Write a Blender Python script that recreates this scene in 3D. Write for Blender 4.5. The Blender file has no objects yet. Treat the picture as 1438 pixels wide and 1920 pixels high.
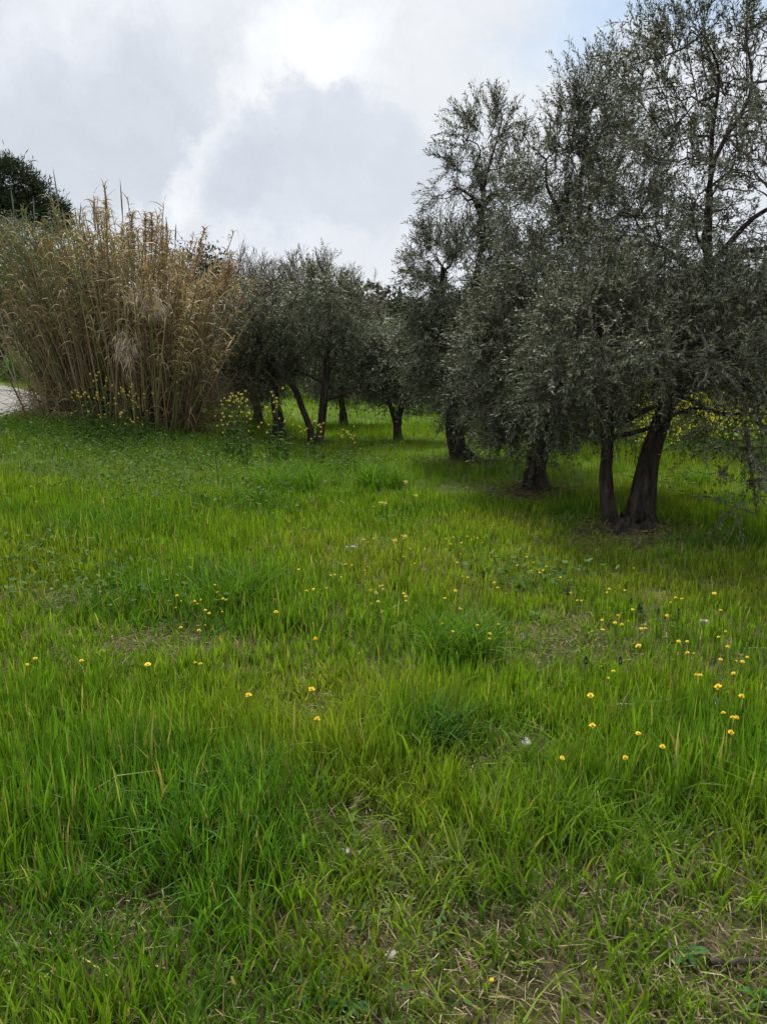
import bpy, math, random
import numpy as np
from mathutils import Vector

R = np.random.default_rng(11)
random.seed(11)
SC = bpy.context.scene
COL = SC.collection
PI = math.pi

# ------------------------------------------------------------------ camera
CAM_H, PITCH, FPX = 1.6, math.radians(11.8), 1440.0
cam_d = bpy.data.cameras.new('camera')
cam = bpy.data.objects.new('camera', cam_d)
COL.objects.link(cam)
cam.location = (0, 0, CAM_H)
cam.rotation_euler = (PI/2 - PITCH, 0, 0)
cam_d.sensor_fit = 'HORIZONTAL'
cam_d.angle = 2*math.atan(719/FPX)
cam_d.clip_start, cam_d.clip_end = 0.05, 3000
SC.camera = cam

# ------------------------------------------------------------------ sky and sun
SUN_EL, SUN_AZ = math.radians(57), math.radians(-9)      # azimuth measured from +Y towards +X
EXPOSURE = 1.15
SKY_GAIN = 0.475
def pixdir(px, py):
    c = Vector(((px-719)/FPX, (960-py)/FPX, -1.0))
    a = PI/2 - PITCH
    return Vector((c.x, c.y*math.cos(a) - c.z*math.sin(a), c.y*math.sin(a) + c.z*math.cos(a))).normalized()

world = bpy.data.worlds.new('World')
SC.world = world
world.use_nodes = True
NT = world.node_tree
NT.nodes.clear()
def wn(t, **k):
    n = NT.nodes.new(t)
    for a, b in k.items(): setattr(n, a, b)
    return n
def wmath(op, a, b=None, c=None, clamp=False):
    n = wn('ShaderNodeMath', operation=op, use_clamp=clamp)
    for i, v in enumerate((a, b, c)):
        if v is None: continue
        if isinstance(v, (int, float)): n.inputs[i].default_value = v
        else: NT.links.new(v, n.inputs[i])
    return n.outputs[0]
def wsmooth(v, lo, hi):
    n = wn('ShaderNodeMapRange', interpolation_type='SMOOTHSTEP')
    NT.links.new(v, n.inputs[0]); n.inputs[1].default_value = lo; n.inputs[2].default_value = hi
    return n.outputs[0]
def wmix(f, a, b):
    n = wn('ShaderNodeMix', data_type='RGBA')
    if isinstance(f, float): n.inputs[0].default_value = f
    else: NT.links.new(f, n.inputs[0])
    for i, v in ((6, a), (7, b)):
        if isinstance(v, tuple): n.inputs[i].default_value = (*v, 1)
        else: NT.links.new(v, n.inputs[i])
    return n.outputs[2]
def wvec(op, a, b):
    n = wn('ShaderNodeVectorMath', operation=op)
    for i, v in enumerate((a, b)):
        if isinstance(v, (tuple, Vector)): n.inputs[i].default_value = tuple(v)
        else: NT.links.new(v, n.inputs[i])
    return n
sky = wn('ShaderNodeTexSky', sky_type='NISHITA', sun_disc=False, sun_elevation=SUN_EL, sun_rotation=SUN_AZ)
direc = wn('ShaderNodeTexCoord').outputs['Generated']
def wnoise(scale, detail, rough, vec):
    n = wn('ShaderNodeTexNoise'); n.inputs['Scale'].default_value = scale
    n.inputs['Detail'].default_value = detail; n.inputs['Roughness'].default_value = rough
    NT.links.new(vec, n.inputs['Vector']); return n
warpn = wnoise(4.5, 6, .62, direc)
wo = wvec('SUBTRACT', warpn.outputs['Color'], (.5, .5, .5)).outputs[0]
sc_ = wn('ShaderNodeVectorMath', operation='SCALE'); NT.links.new(wo, sc_.inputs[0]); sc_.inputs['Scale'].default_value = .17
warp2 = wnoise(15, 5, .65, direc)
sc2 = wn('ShaderNodeVectorMath', operation='SCALE'); NT.links.new(wvec('SUBTRACT', warp2.outputs['Color'], (.5, .5, .5)).outputs[0], sc2.inputs[0]); sc2.inputs['Scale'].default_value = .10
wdir = wvec('ADD', wvec('ADD', direc, sc_.outputs[0]).outputs[0], sc2.outputs[0]).outputs[0]
def blob(px, py, rx, ry, rot, lo=.55, hi=1.15):
    """soft elliptical cloud patch at a fixed direction; 1 inside, 0 outside"""
    c = pixdir(px, py)
    right = c.cross(Vector((0, 0, 1))).normalized(); up = right.cross(c)
    a = math.radians(rot)
    t1 = (right*math.cos(a) + up*math.sin(a))*(FPX/rx); t2 = (up*math.cos(a) - right*math.sin(a))*(FPX/ry)
    d1 = wvec('DOT_PRODUCT', wdir, t1).outputs['Value']; d2 = wvec('DOT_PRODUCT', wdir, t2).outputs['Value']
    d1 = wmath('SUBTRACT', d1, float(c.dot(t1))); d2 = wmath('SUBTRACT', d2, float(c.dot(t2)))
    rr = wmath('SQRT', wmath('ADD', wmath('MULTIPLY', d1, d1), wmath('MULTIPLY', d2, d2)))
    m = wsmooth(rr, hi, lo)
    front = wmath('GREATER_THAN', wvec('DOT_PRODUCT', direc, c).outputs['Value'], 0.0)
    return wmath('MULTIPLY', m, front)
# overcast: grey-white sheet, brighter and darker masses, a thin place with blue
K = 10.0
big = wnoise(2.3, 7, .55, wdir).outputs['Fac']
fine = wnoise(7.0, 6, .6, wdir).outputs['Fac']
def kc(r, g, b): return (r*K*SKY_GAIN, g*K*SKY_GAIN, b*K*SKY_GAIN)
cloud = wmix(wsmooth(big, .34, .66), kc(.66, .69, .75), kc(.80, .82, .86))
cloud = wmix(wmath('MULTIPLY', wsmooth(fine, .4, .7), .25), cloud, kc(.88, .89, .91))
cloud = wmix(wmath('MULTIPLY', blob(720, 480, 620, 110, 4, .1, 1.2), .75), cloud, kc(.79, .81, .86))
cloud = wmix(wmath('MULTIPLY', blob(190, 250, 330, 150, 18, .4, 1.15), .8), cloud, kc(.59, .625, .685))
cloud = wmix(wmath('MULTIPLY', blob(340, 325, 150, 55, 52, .2, 1.1), .95), cloud, kc(.97, .975, .985))
cloud = wmix(wmath('MULTIPLY', blob(820, 100, 450, 190, -8, .1, 1.2), .75), cloud, kc(.84, .86, .87))
cloud = wmix(wmath('MULTIPLY', blob(570, 120, 190, 105, 30, .2, 1.15), .95), cloud, kc(.98, .985, .98))
cloud = wmix(wmath('MULTIPLY', blob(600, 315, 290, 118, 6, .68, 1.06), .8), cloud, kc(.645, .675, .735))
cloud = wmix(wmath('MULTIPLY', blob(470, 345, 110, 70, 20, .3, 1.1), .7), cloud, kc(.59, .62, .69))
gap = wmath('MULTIPLY', blob(1250, 10, 280, 70, 6, .1, 1.2), .9)
blue = wvec('MULTIPLY', sky.outputs[0], (1.0, 1.0, 1.0)).outputs[0]
cloud = wmix(gap, cloud, kc(.50, .66, .88))
det = wnoise(11, 8, .62, wdir).outputs['Fac']
dsc = wn('ShaderNodeVectorMath', operation='SCALE'); NT.links.new(cloud, dsc.inputs[0]); NT.links.new(wmath('MULTIPLY_ADD', det, .26, .87), dsc.inputs['Scale']); cloud = dsc.outputs[0]
# an overcast sky brightens steadily towards the zenith (CIE overcast law, 1 at 15 degrees)
sepd = wn('ShaderNodeSeparateXYZ'); NT.links.new(direc, sepd.inputs[0])
cie = wmath('MULTIPLY_ADD', wmath('MAXIMUM', wmath('SUBTRACT', sepd.outputs['Z'], .36), 0.0), 1.45, 1.0)
csc = wn('ShaderNodeVectorMath', operation='SCALE'); NT.links.new(cloud, csc.inputs[0]); NT.links.new(cie, csc.inputs['Scale']); cloud = csc.outputs[0]
skyc = wmix(.95, blue, cloud)
bg = wn('ShaderNodeBackground'); bg.inputs['Strength'].default_value = 0.1
NT.links.new(skyc, bg.inputs['Color'])
wout = wn('ShaderNodeOutputWorld'); NT.links.new(bg.outputs[0], wout.inputs['Surface'])

sun_d = bpy.data.lights.new('sun', 'SUN')
sun_d.energy, sun_d.angle, sun_d.color = 2.3, math.radians(10), (1.0, .96, .9)
sun = bpy.data.objects.new('sun', sun_d); COL.objects.link(sun)
to_sun = Vector((math.sin(SUN_AZ)*math.cos(SUN_EL), math.cos(SUN_AZ)*math.cos(SUN_EL), math.sin(SUN_EL)))
sun.rotation_euler = to_sun.to_track_quat('Z', 'Y').to_euler()
sun.location = (0, 0, 30)

vs = SC.view_settings
vs.view_transform, vs.look, vs.exposure, vs.gamma, vs.use_curve_mapping = 'Standard', 'None', EXPOSURE, 1, False
SC.cycles.max_bounces = 4
SC.cycles.diffuse_bounces = 3
SC.cycles.glossy_bounces = 2
SC.cycles.transparent_max_bounces = 4

# ------------------------------------------------------------------ helpers
def smooth(t):
    t = np.clip(t, 0, 1); return t*t*(3 - 2*t)
_tab = np.random.default_rng(5).random((64, 64))
def vnoise(x, y):
    x = np.asarray(x, float); y = np.asarray(y, float)
    xi, yi = np.floor(x).astype(int), np.floor(y).astype(int)
    fx, fy = smooth(x - xi), smooth(y - yi)
    g = lambda a, b: _tab[a % 64, b % 64]
    return (g(xi, yi)*(1-fx) + g(xi+1, yi)*fx)*(1-fy) + (g(xi, yi+1)*(1-fx) + g(xi+1, yi+1)*fx)*fy
def fbm(x, y, o=3):
    s, a, t = 0, .5, 0
    for i in range(o):
        s = s + a*vnoise(x*2**i + 17*i, y*2**i + 9*i); t += a; a *= .5
    return s/t
def height(x, y):
    x = np.asarray(x, float); y = np.asarray(y, float)
    far = 1 - smooth((y - 25)/40)
    z = (.10*(fbm(x*.45+7, y*.45+3) - .5) + .05*(fbm(x*1.9, y*1.9) - .5))*far
    z = z + .50*smooth((-x - .8)/5)*smooth((y - 4.5)/8)
    z = z + .9*smooth((-x - 9)/9)*smooth((y - 15)/14)
    z = z + .35*smooth((x - 3)/6)*smooth((y - 9)/9)
    z = z + 13*smooth((y - 70)/150) + 3*fbm(x*.012+4, y*.012)*smooth((y - 80)/120)
    return z
def hz(x, y): return float(height(x, y))
def img(px, py, d):
    """world point seen at pixel (px, py) at forward distance d (y = d)"""
    v = pixdir(px, py); s = d/v.y
    return np.array((v.x*s, d, CAM_H + v.z*s))
def onground(px, py, up=0.0):
    """where the line of sight through a pixel meets the terrain (raised by up)"""
    v = pixdir(px, py); t = .8; lt = t
    while t < 300:
        if CAM_H + v.z*t < hz(v.x*t, v.y*t) + up: break
        lt = t; t *= 1.02
    for _ in range(24):
        m = (lt + t)/2
        if CAM_H + v.z*m < hz(v.x*m, v.y*m) + up: t = m
        else: lt = m
    x, y = v.x*t, v.y*t
    return np.array((x, y, hz(x, y)))
def unit(v): return v/np.maximum(np.linalg.norm(v, axis=-1, keepdims=True), 1e-9)

class Buf:
    def __init__(s): s.V, s.Q, s.T, s.C, s.n = [], [], [], [], 0
    def add(s, V, F, col):
        V = np.asarray(V, float).reshape(-1, 3); F = np.asarray(F, np.int64)
        c = np.asarray(col, float)
        if c.ndim == 1: c = np.tile(c, (len(V), 1))
        s.V.append(V); s.C.append(c.reshape(-1, 3))
        (s.Q if F.shape[1] == 4 else s.T).append(F + s.n); s.n += len(V)
    def mesh(s, name, mat, smooth_=False):
        me = bpy.data.meshes.new(name)
        V = np.concatenate(s.V); C = np.concatenate(s.C)
        Q = np.concatenate(s.Q) if s.Q else np.zeros((0, 4), np.int64)
        T = np.concatenate(s.T) if s.T else np.zeros((0, 3), np.int64)
        me.vertices.add(len(V)); me.vertices.foreach_set('co', V.astype(np.float32).ravel())
        loops = np.concatenate([Q.ravel(), T.ravel()])
        me.loops.add(len(loops)); me.loops.foreach_set('vertex_index', loops.astype(np.int32))
        me.polygons.add(len(Q) + len(T))
        me.polygons.foreach_set('loop_start', np.concatenate([np.arange(len(Q))*4, len(Q)*4 + np.arange(len(T))*3]).astype(np.int32))
        me.polygons.foreach_set('use_smooth', np.full(len(Q)+len(T), smooth_))
        me.update(calc_edges=True)
        a = me.attributes.new('Col', 'FLOAT_COLOR', 'POINT')
        a.data.foreach_set('color', np.concatenate([C, np.ones((len(C), 1))], 1).astype(np.float32).ravel())
        me.materials.append(mat)
        return me
    def build(s, name, mat, parent=None, smooth_=False, kind=None):
        return link(name, s.mesh(name, mat, smooth_), parent, kind)
def link(name, data, parent=None, kind=None):
    o = bpy.data.objects.new(name, data); COL.objects.link(o)
    if parent is not None: o.parent = parent
    if kind: o['kind'] = kind
    return o
def tag(o, label, cat, group=None, kind=None):
    o['label'] = label; o['category'] = cat
    if group: o['group'] = group
    if kind: o['kind'] = kind
    return o
def thing(name, label, cat, loc=(0, 0, 0), rz=0.0, sc=1.0, group=None):
    o = link(name, None); o.location = tuple(float(v) for v in loc); o.rotation_euler = (0, 0, rz); o.scale = (sc,)*3
    o.empty_display_size = .1
    return tag(o, label, cat, group)

def tubes(P, Rr, sides=3):
    """P (N,K,3), Rr (N,K) -> verts, quads"""
    P = np.asarray(P, float); Rr = np.asarray(Rr, float)
    N, Kk = P.shape[:2]
    T = unit(np.gradient(P, axis=1))
    m = unit(P[:, -1] - P[:, 0])
    ref = np.where(np.abs(m[:, 2:3]) > .85, np.array([[1., 0, 0]]), np.array([[0, 0, 1.]]))[:, None, :]
    U = unit(np.cross(T, np.broadcast_to(ref, T.shape))); W = np.cross(T, U)
    a = np.arange(sides)*2*PI/sides
    V = P[:, :, None, :] + Rr[:, :, None, None]*(np.cos(a)[:, None]*U[:, :, None, :] + np.sin(a)[:, None]*W[:, :, None, :])
    i, k, j = np.meshgrid(np.arange(N), np.arange(Kk-1), np.arange(sides), indexing='ij')
    b = i*Kk*sides; j2 = (j+1) % sides
    F = np.stack([b+k*sides+j, b+k*sides+j2, b+(k+1)*sides+j2, b+(k+1)*sides+j], -1).reshape(-1, 4)
    return V.reshape(-1, 3), F
def bez(a, b, c, k):
    t = np.linspace(0, 1, k)[None, :, None]
    return a[:, None]*(1-t)**2 + b[:, None]*2*t*(1-t) + c[:, None]*t*t
def spline(pts, k):
    """Catmull-Rom through pts (n, m) -> k samples"""
    p = np.asarray(pts, float); p = np.vstack([2*p[0]-p[1], p, 2*p[-1]-p[-2]])
    u = np.linspace(0, len(p)-3-1e-6, k); i = u.astype(int); t = (u-i)[:, None]
    a, b, c, d = p[i], p[i+1], p[i+2], p[i+3]
    return .5*(2*b + (c-a)*t + (2*a-5*b+4*c-d)*t*t + (3*b-a-3*c+d)*t**3)

# ------------------------------------------------------------------ materials
def mat_new(name):
    m = bpy.data.materials.new(name); m.use_nodes = True
    nt = m.node_tree; nt.nodes.clear()
    return m, nt
def N(nt, t, **k):
    n = nt.nodes.new(t)
    for a, b in k.items(): setattr(n, a, b)
    return n
def leaf_mat(name, trans=.3, rough=.5, spec=.3, under=None, tcol=(1.15, 1.2, .6)):
    m, nt = mat_new(name); L = nt.links.new
    at = N(nt, 'ShaderNodeAttribute', attribute_name='Col')
    c = at.outputs['Color']
    if under:
        g = N(nt, 'ShaderNodeNewGeometry'); mx = N(nt, 'ShaderNodeMix', data_type='RGBA')
        L(g.outputs['Backfacing'], mx.inputs[0]); L(c, mx.inputs[6])
        ml = N(nt, 'ShaderNodeVectorMath', operation='MULTIPLY'); L(c, ml.inputs[0]); ml.inputs[1].default_value = under
        L(ml.outputs[0], mx.inputs[7]); c = mx.outputs[2]
    p = N(nt, 'ShaderNodeBsdfPrincipled'); p.inputs['Roughness'].default_value = rough
    p.inputs['Specular IOR Level'].default_value = spec
    L(c, p.inputs['Base Color'])
    out = N(nt, 'ShaderNodeOutputMaterial')
    if trans > 0:
        t = N(nt, 'ShaderNodeBsdfTranslucent'); tm = N(nt, 'ShaderNodeVectorMath', operation='MULTIPLY')
        L(c, tm.inputs[0]); tm.inputs[1].default_value = tcol; L(tm.outputs[0], t.inputs['Color'])
        mx = N(nt, 'ShaderNodeMixShader'); mx.inputs[0].default_value = trans
        L(p.outputs[0], mx.inputs[1]); L(t.outputs[0], mx.inputs[2]); L(mx.outputs[0], out.inputs['Surface'])
    else: L(p.outputs[0], out.inputs['Surface'])
    return m
def bark_mat(name, c1, c2, scale=9):
    m, nt = mat_new(name); L = nt.links.new
    tc = N(nt, 'ShaderNodeTexCoord'); mp = N(nt, 'ShaderNodeMapping'); mp.inputs['Scale'].default_value = (1, 1, .2)
    L(tc.outputs['Object'], mp.inputs[0])
    n1 = N(nt, 'ShaderNodeTexNoise'); n1.inputs['Scale'].default_value = scale*2; n1.inputs['Detail'].default_value = 8; n1.inputs['Roughness'].default_value = .7
    v = N(nt, 'ShaderNodeTexVoronoi', feature='DISTANCE_TO_EDGE'); v.inputs['Scale'].default_value = scale*2.2
    L(mp.outputs[0], n1.inputs['Vector']); 
    wv = N(nt, 'ShaderNodeVectorMath', operation='ADD'); L(mp.outputs[0], wv.inputs[0])
    ws = N(nt, 'ShaderNodeVectorMath', operation='SCALE'); L(n1.outputs['Color'], ws.inputs[0]); ws.inputs['Scale'].default_value = .06
    L(ws.outputs[0], wv.inputs[1]); L(wv.outputs[0], v.inputs['Vector'])
    r = N(nt, 'ShaderNodeMix', data_type='RGBA'); r.inputs[6].default_value = (*c1, 1); r.inputs[7].default_value = (*c2, 1)
    rp = N(nt, 'ShaderNodeMapRange'); rp.inputs[1].default_value = .35; rp.inputs[2].default_value = .65; L(n1.outputs['Fac'], rp.inputs[0])
    L(rp.outputs[0], r.inputs[0])
    h = N(nt, 'ShaderNodeMath', operation='ADD'); L(n1.outputs['Fac'], h.inputs[0])
    vm = N(nt, 'ShaderNodeMapRange'); vm.inputs[2].default_value = .35; L(v.outputs['Distance'], vm.inputs[0]); L(vm.outputs[0], h.inputs[1])
    b = N(nt, 'ShaderNodeBump'); b.inputs['Strength'].default_value = 1.0; b.inputs['Distance'].default_value = .06; L(h.outputs[0], b.inputs['Height'])
    p = N(nt, 'ShaderNodeBsdfPrincipled'); p.inputs['Roughness'].default_value = .95; p.inputs['Specular IOR Level'].default_value = .1
    L(r.outputs[2], p.inputs['Base Color']); L(b.outputs[0], p.inputs['Normal'])
    L(p.outputs[0], N(nt, 'ShaderNodeOutputMaterial').inputs['Surface'])
    return m
M_grass = leaf_mat('grass blades', .48, .6, .16, tcol=(1.25, 1.25, .5))
M_straw = leaf_mat('dry straw', .15, .7, .2, tcol=(1, 1, .9))
M_weed = leaf_mat('weed leaves', .35, .7, .15)
M_olive = leaf_mat('olive leaves', .10, .5, .3, under=(1.75, 1.75, 1.8), tcol=(1.1, 1.2, .6))
M_ever = leaf_mat('evergreen leaves', .12, .6, .2)
M_reed = leaf_mat('reed leaves', .25, .55, .3, tcol=(1.1, 1.05, .7))
M_cane = leaf_mat('reed canes', 0, .45, .4)
M_petal = leaf_mat('petals', .25, .6, .2, tcol=(1.1, 1.05, .6))
M_twig = leaf_mat('twigs', 0, .9, .1)
M_bark = bark_mat('olive bark', (.026, .020, .016), (.13, .108, .088))
M_bark2 = bark_mat('grey bark', (.05, .042, .036), (.13, .11, .095), 6)

def ground_mat():
    m, nt = mat_new('soil and thatch'); L = nt.links.new
    tc = N(nt, 'ShaderNodeTexCoord')
    def noi(s, d, r=.6):
        n = N(nt, 'ShaderNodeTexNoise'); n.inputs['Scale'].default_value = s; n.inputs['Detail'].default_value = d; n.inputs['Roughness'].default_value = r
        L(tc.outputs['Object'], n.inputs['Vector']); return n.outputs['Fac']
    def mix(f, a, b, lo=.4, hi=.6):
        rp = N(nt, 'ShaderNodeMapRange'); rp.inputs[1].default_value = lo; rp.inputs[2].default_value = hi; L(f, rp.inputs[0])
        x = N(nt, 'ShaderNodeMix', data_type='RGBA'); L(rp.outputs[0], x.inputs[0])
        for i, v in ((6, a), (7, b)):
            if isinstance(v, tuple): x.inputs[i].default_value = (*v, 1)
            else: L(v, x.inputs[i])
        return x.outputs[2]
    soil = mix(noi(60, 8, .75), (.07, .052, .034), (.21, .165, .10))
    soil = mix(noi(3.1, 4), soil, (.06, .075, .022), .42, .62)
    sp = N(nt, 'ShaderNodeSeparateXYZ'); L(tc.outputs['Object'], sp.inputs[0])
    far = N(nt, 'ShaderNodeMapRange'); far.inputs[1].default_value = 3.2; far.inputs[2].default_value = 11; L(sp.outputs['Y'], far.inputs[0])
    green = mix(noi(.6, 6), (.055, .10, .014), (.095, .15, .02))
    x = N(nt, 'ShaderNodeMix', data_type='RGBA'); L(far.outputs[0], x.inputs[0]); L(soil, x.inputs[6]); L(green, x.inputs[7])
    far2 = N(nt, 'ShaderNodeMapRange'); far2.inputs[1].default_value = 60; far2.inputs[2].default_value = 110; L(sp.outputs['Y'], far2.inputs[0])
    wood = mix(noi(.25, 8, .7), (.025, .035, .016), (.06, .07, .03))
    x2 = N(nt, 'ShaderNodeMix', data_type='RGBA'); L(far2.outputs[0], x2.inputs[0]); L(x.outputs[2], x2.inputs[6]); L(wood, x2.inputs[7])
    b = N(nt, 'ShaderNodeBump'); b.inputs['Strength'].default_value = 1.0; b.inputs['Distance'].default_value = .03; L(noi(60, 9, .75), b.inputs['Height'])
    p = N(nt, 'ShaderNodeBsdfPrincipled'); p.inputs['Roughness'].default_value = 1; p.inputs['Specular IOR Level'].default_value = .05
    L(x2.outputs[2], p.inputs['Base Color']); L(b.outputs[0], p.inputs['Normal'])
    L(p.outputs[0], N(nt, 'ShaderNodeOutputMaterial').inputs['Surface'])
    return m
def noise_mat(name, c1, c2, scale, rough=.9, bump=.3, dist=.01):
    m, nt = mat_new(name); L = nt.links.new
    tc = N(nt, 'ShaderNodeTexCoord'); n = N(nt, 'ShaderNodeTexNoise'); n.inputs['Scale'].default_value = scale; n.inputs['Detail'].default_value = 9; n.inputs['Roughness'].default_value = .65
    L(tc.outputs['Object'], n.inputs['Vector'])
    rp = N(nt, 'ShaderNodeMapRange'); rp.inputs[1].default_value = .35; rp.inputs[2].default_value = .65; L(n.outputs['Fac'], rp.inputs[0])
    x = N(nt, 'ShaderNodeMix', data_type='RGBA'); x.inputs[6].default_value = (*c1, 1); x.inputs[7].default_value = (*c2, 1); L(rp.outputs[0], x.inputs[0])
    b = N(nt, 'ShaderNodeBump'); b.inputs['Strength'].default_value = bump; b.inputs['Distance'].default_value = dist; L(n.outputs['Fac'], b.inputs['Height'])
    p = N(nt, 'ShaderNodeBsdfPrincipled'); p.inputs['Roughness'].default_value = rough; p.inputs['Specular IOR Level'].default_value = .2
    L(x.outputs[2], p.inputs['Base Color']); L(b.outputs[0], p.inputs['Normal'])
    L(p.outputs[0], N(nt, 'ShaderNodeOutputMaterial').inputs['Surface'])
    return m

# ------------------------------------------------------------------ ground and road
def axis(lo, hi, fine_lo, fine_hi, step, grow=1.16):
    a = list(np.arange(fine_lo, fine_hi + 1e-6, step))
    s, v = step, a[-1]
    while v < hi: s *= grow; v = min(v + s, hi); a.append(v)
    s, v, pre = step, a[0], []
    while v > lo: s *= grow; v = max(v - s, lo); pre.append(v)
    return np.array(pre[::-1] + a)
gx, gy = axis(-900, 900, -7, 8, .16), axis(-60, 1200, .4, 14, .16)
X, Y = np.meshgrid(gx, gy); nx, ny = len(gx), len(gy)
i, j = np.meshgrid(np.arange(nx-1), np.arange(ny-1)); b0 = (j*nx + i).ravel()
B = Buf(); B.add(np.stack([X, Y, height(X, Y)], -1), np.stack([b0, b0+1, b0+nx+1, b0+nx], 1), (.1, .1, .05))
g = B.build('ground', ground_mat(), smooth_=True, kind='structure')

ROAD = spline([(-6.6, -20), (-6.9, 4), (-7.7, 12.0), (-8.9, 17), (-11.8, 21.5), (-18, 24.5), (-32, 27)], 60)
td = unit(np.gradient(ROAD, axis=0)); nn = np.stack([-td[:, 1], td[:, 0]], 1)
B = Buf(); V = []
for s in (-1.5, -.7, 0, .7, 1.5):
    q = ROAD + nn*s
    V.append(np.stack([q[:, 0], q[:, 1], height(q[:, 0], q[:, 1]) + .05 - .02*abs(s)], 1))
V = np.stack(V, 1); k = np.arange(59)[:, None]*5 + np.arange(4)[None]
B.add(V, np.stack([k, k+5, k+6, k+1], -1).reshape(-1, 4)[:, ::-1], (.3, .3, .3))
B.build('road', noise_mat('worn concrete road', (.15, .143, .132), (.23, .222, .205), 5.0), kind='structure')
def road_dist(x, y):
    d = np.full(np.shape(x), 99.0)
    for q in ROAD[::2]: d = np.minimum(d, np.hypot(x - q[0], y - q[1]))
    return d

# ------------------------------------------------------------------ olive trees
def lobe_pts(lobes, n, shell=.45):
    vol = np.array([l[3] if len(l) > 3 else np.prod(l[1]) for l in lobes], float)
    w = R.choice(len(lobes), n, p=vol/vol.sum())
    d = unit(R.normal(size=(n, 3))); r = R.random(n)**(1/3)
    r = shell + (1-shell)*r
    c = np.array([l[0] for l in lobes])[w]; a = np.array([l[1] for l in lobes])[w]
    return c + d*r[:, None]*a, w, d
def gnarled(path, rad, sides, rough, flare, seed):
    """tapering trunk with fluted root flare and knots"""
    P = spline(np.column_stack([path, rad]), 26); p, r = P[:, :3], P[:, 3]
    T = unit(np.gradient(p, axis=0)); U = unit(np.cross(T, np.array([0, 1., .1]))); W = np.cross(T, U)
    a = np.arange(sides)*2*PI/sides; s = np.linspace(0, 1, 26)
    rr = np.random.default_rng(seed); ph = rr.random(6)*6.28
    f = flare*np.exp(-s*9)
    A, S = np.meshgrid(a, s)
    k = 1 + f[:, None]*(.9 + .55*np.cos(3*A+ph[0]) + .35*np.cos(5*A+ph[1]))
    k += rough*(.5*np.sin(3*A + 5*S + ph[2]) + .4*np.sin(5*A - 9*S + ph[3]) + .5*(fbm(A*2.2+seed, S*14)-.5)*2)
    V = p[:, None] + (r[:, None]*k)[..., None]*(np.cos(A)[..., None]*U[:, None] + np.sin(A)[..., None]*W[:, None])
    kk, jj = np.meshgrid(np.arange(25), np.arange(sides), indexing='ij'); j2 = (jj+1) % sides
    return V.reshape(-1, 3), np.stack([kk*sides+jj, kk*sides+j2, (kk+1)*sides+j2, (kk+1)*sides+jj], -1).reshape(-1, 4), p, r
def leaves_on(buf, P, K_, Lf, Wf, cols, r):
    """pairs of narrow leaves along shoots P (N,k,3)"""
    Nn, kk = P.shape[:2]
    u = np.linspace(.12, 1, K_)*(kk-1) - 1e-6; i0 = u.astype(int); t = (u-i0)[None, :, None]
    pos = P[:, i0]*(1-t) + P[:, i0+1]*t
    ax = unit(P[:, i0+1] - P[:, i0])
    rnd = unit(r.normal(size=(Nn, K_, 3)))
    per = unit(np.cross(ax, rnd)); 
    out = []
    for sgn in (1, -1):
        pe = unit(sgn*per + .35*r.normal(size=per.shape))
        ld = unit(ax*(.55 + .4*r.random((Nn, K_, 1))) + pe*.8)
        nrm = unit(np.cross(np.cross(ld, ax), ld)*1.0 + np.array([0, 0, .5]) + .45*r.normal(size=per.shape))
        w = unit(np.cross(ld, nrm))
        l = Lf*(.6 + .6*r.random((Nn, K_, 1))); ww = Wf*(.7 + .5*r.random((Nn, K_, 1)))
        mid = pos + ld*l*.5 - nrm*l*.04
        V = np.stack([pos, mid - w*ww*.5, pos + ld*l, mid + w*ww*.5], 2).reshape(-1, 4, 3)
        out.append(V)
    V = np.concatenate(out)
    n = len(V); c = np.array(cols)[r.integers(0, len(cols), n)]*(.75 + .5*r.random((n, 1)))
    buf.add(V.reshape(-1, 3), np.arange(n*4).reshape(-1, 4), np.repeat(c, 4, 0))
OLV = [(.066, .074, .042), (.054, .060, .036), (.082, .090, .050), (.076, .075, .047), (.044, .050, .027), (.115, .12, .085)]
OLV_M = [tuple(1.25*v for v in q) for q in OLV]
OLV_Y = [(.105, .115, .055), (.085, .10, .05), (.12, .125, .07)]
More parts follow.
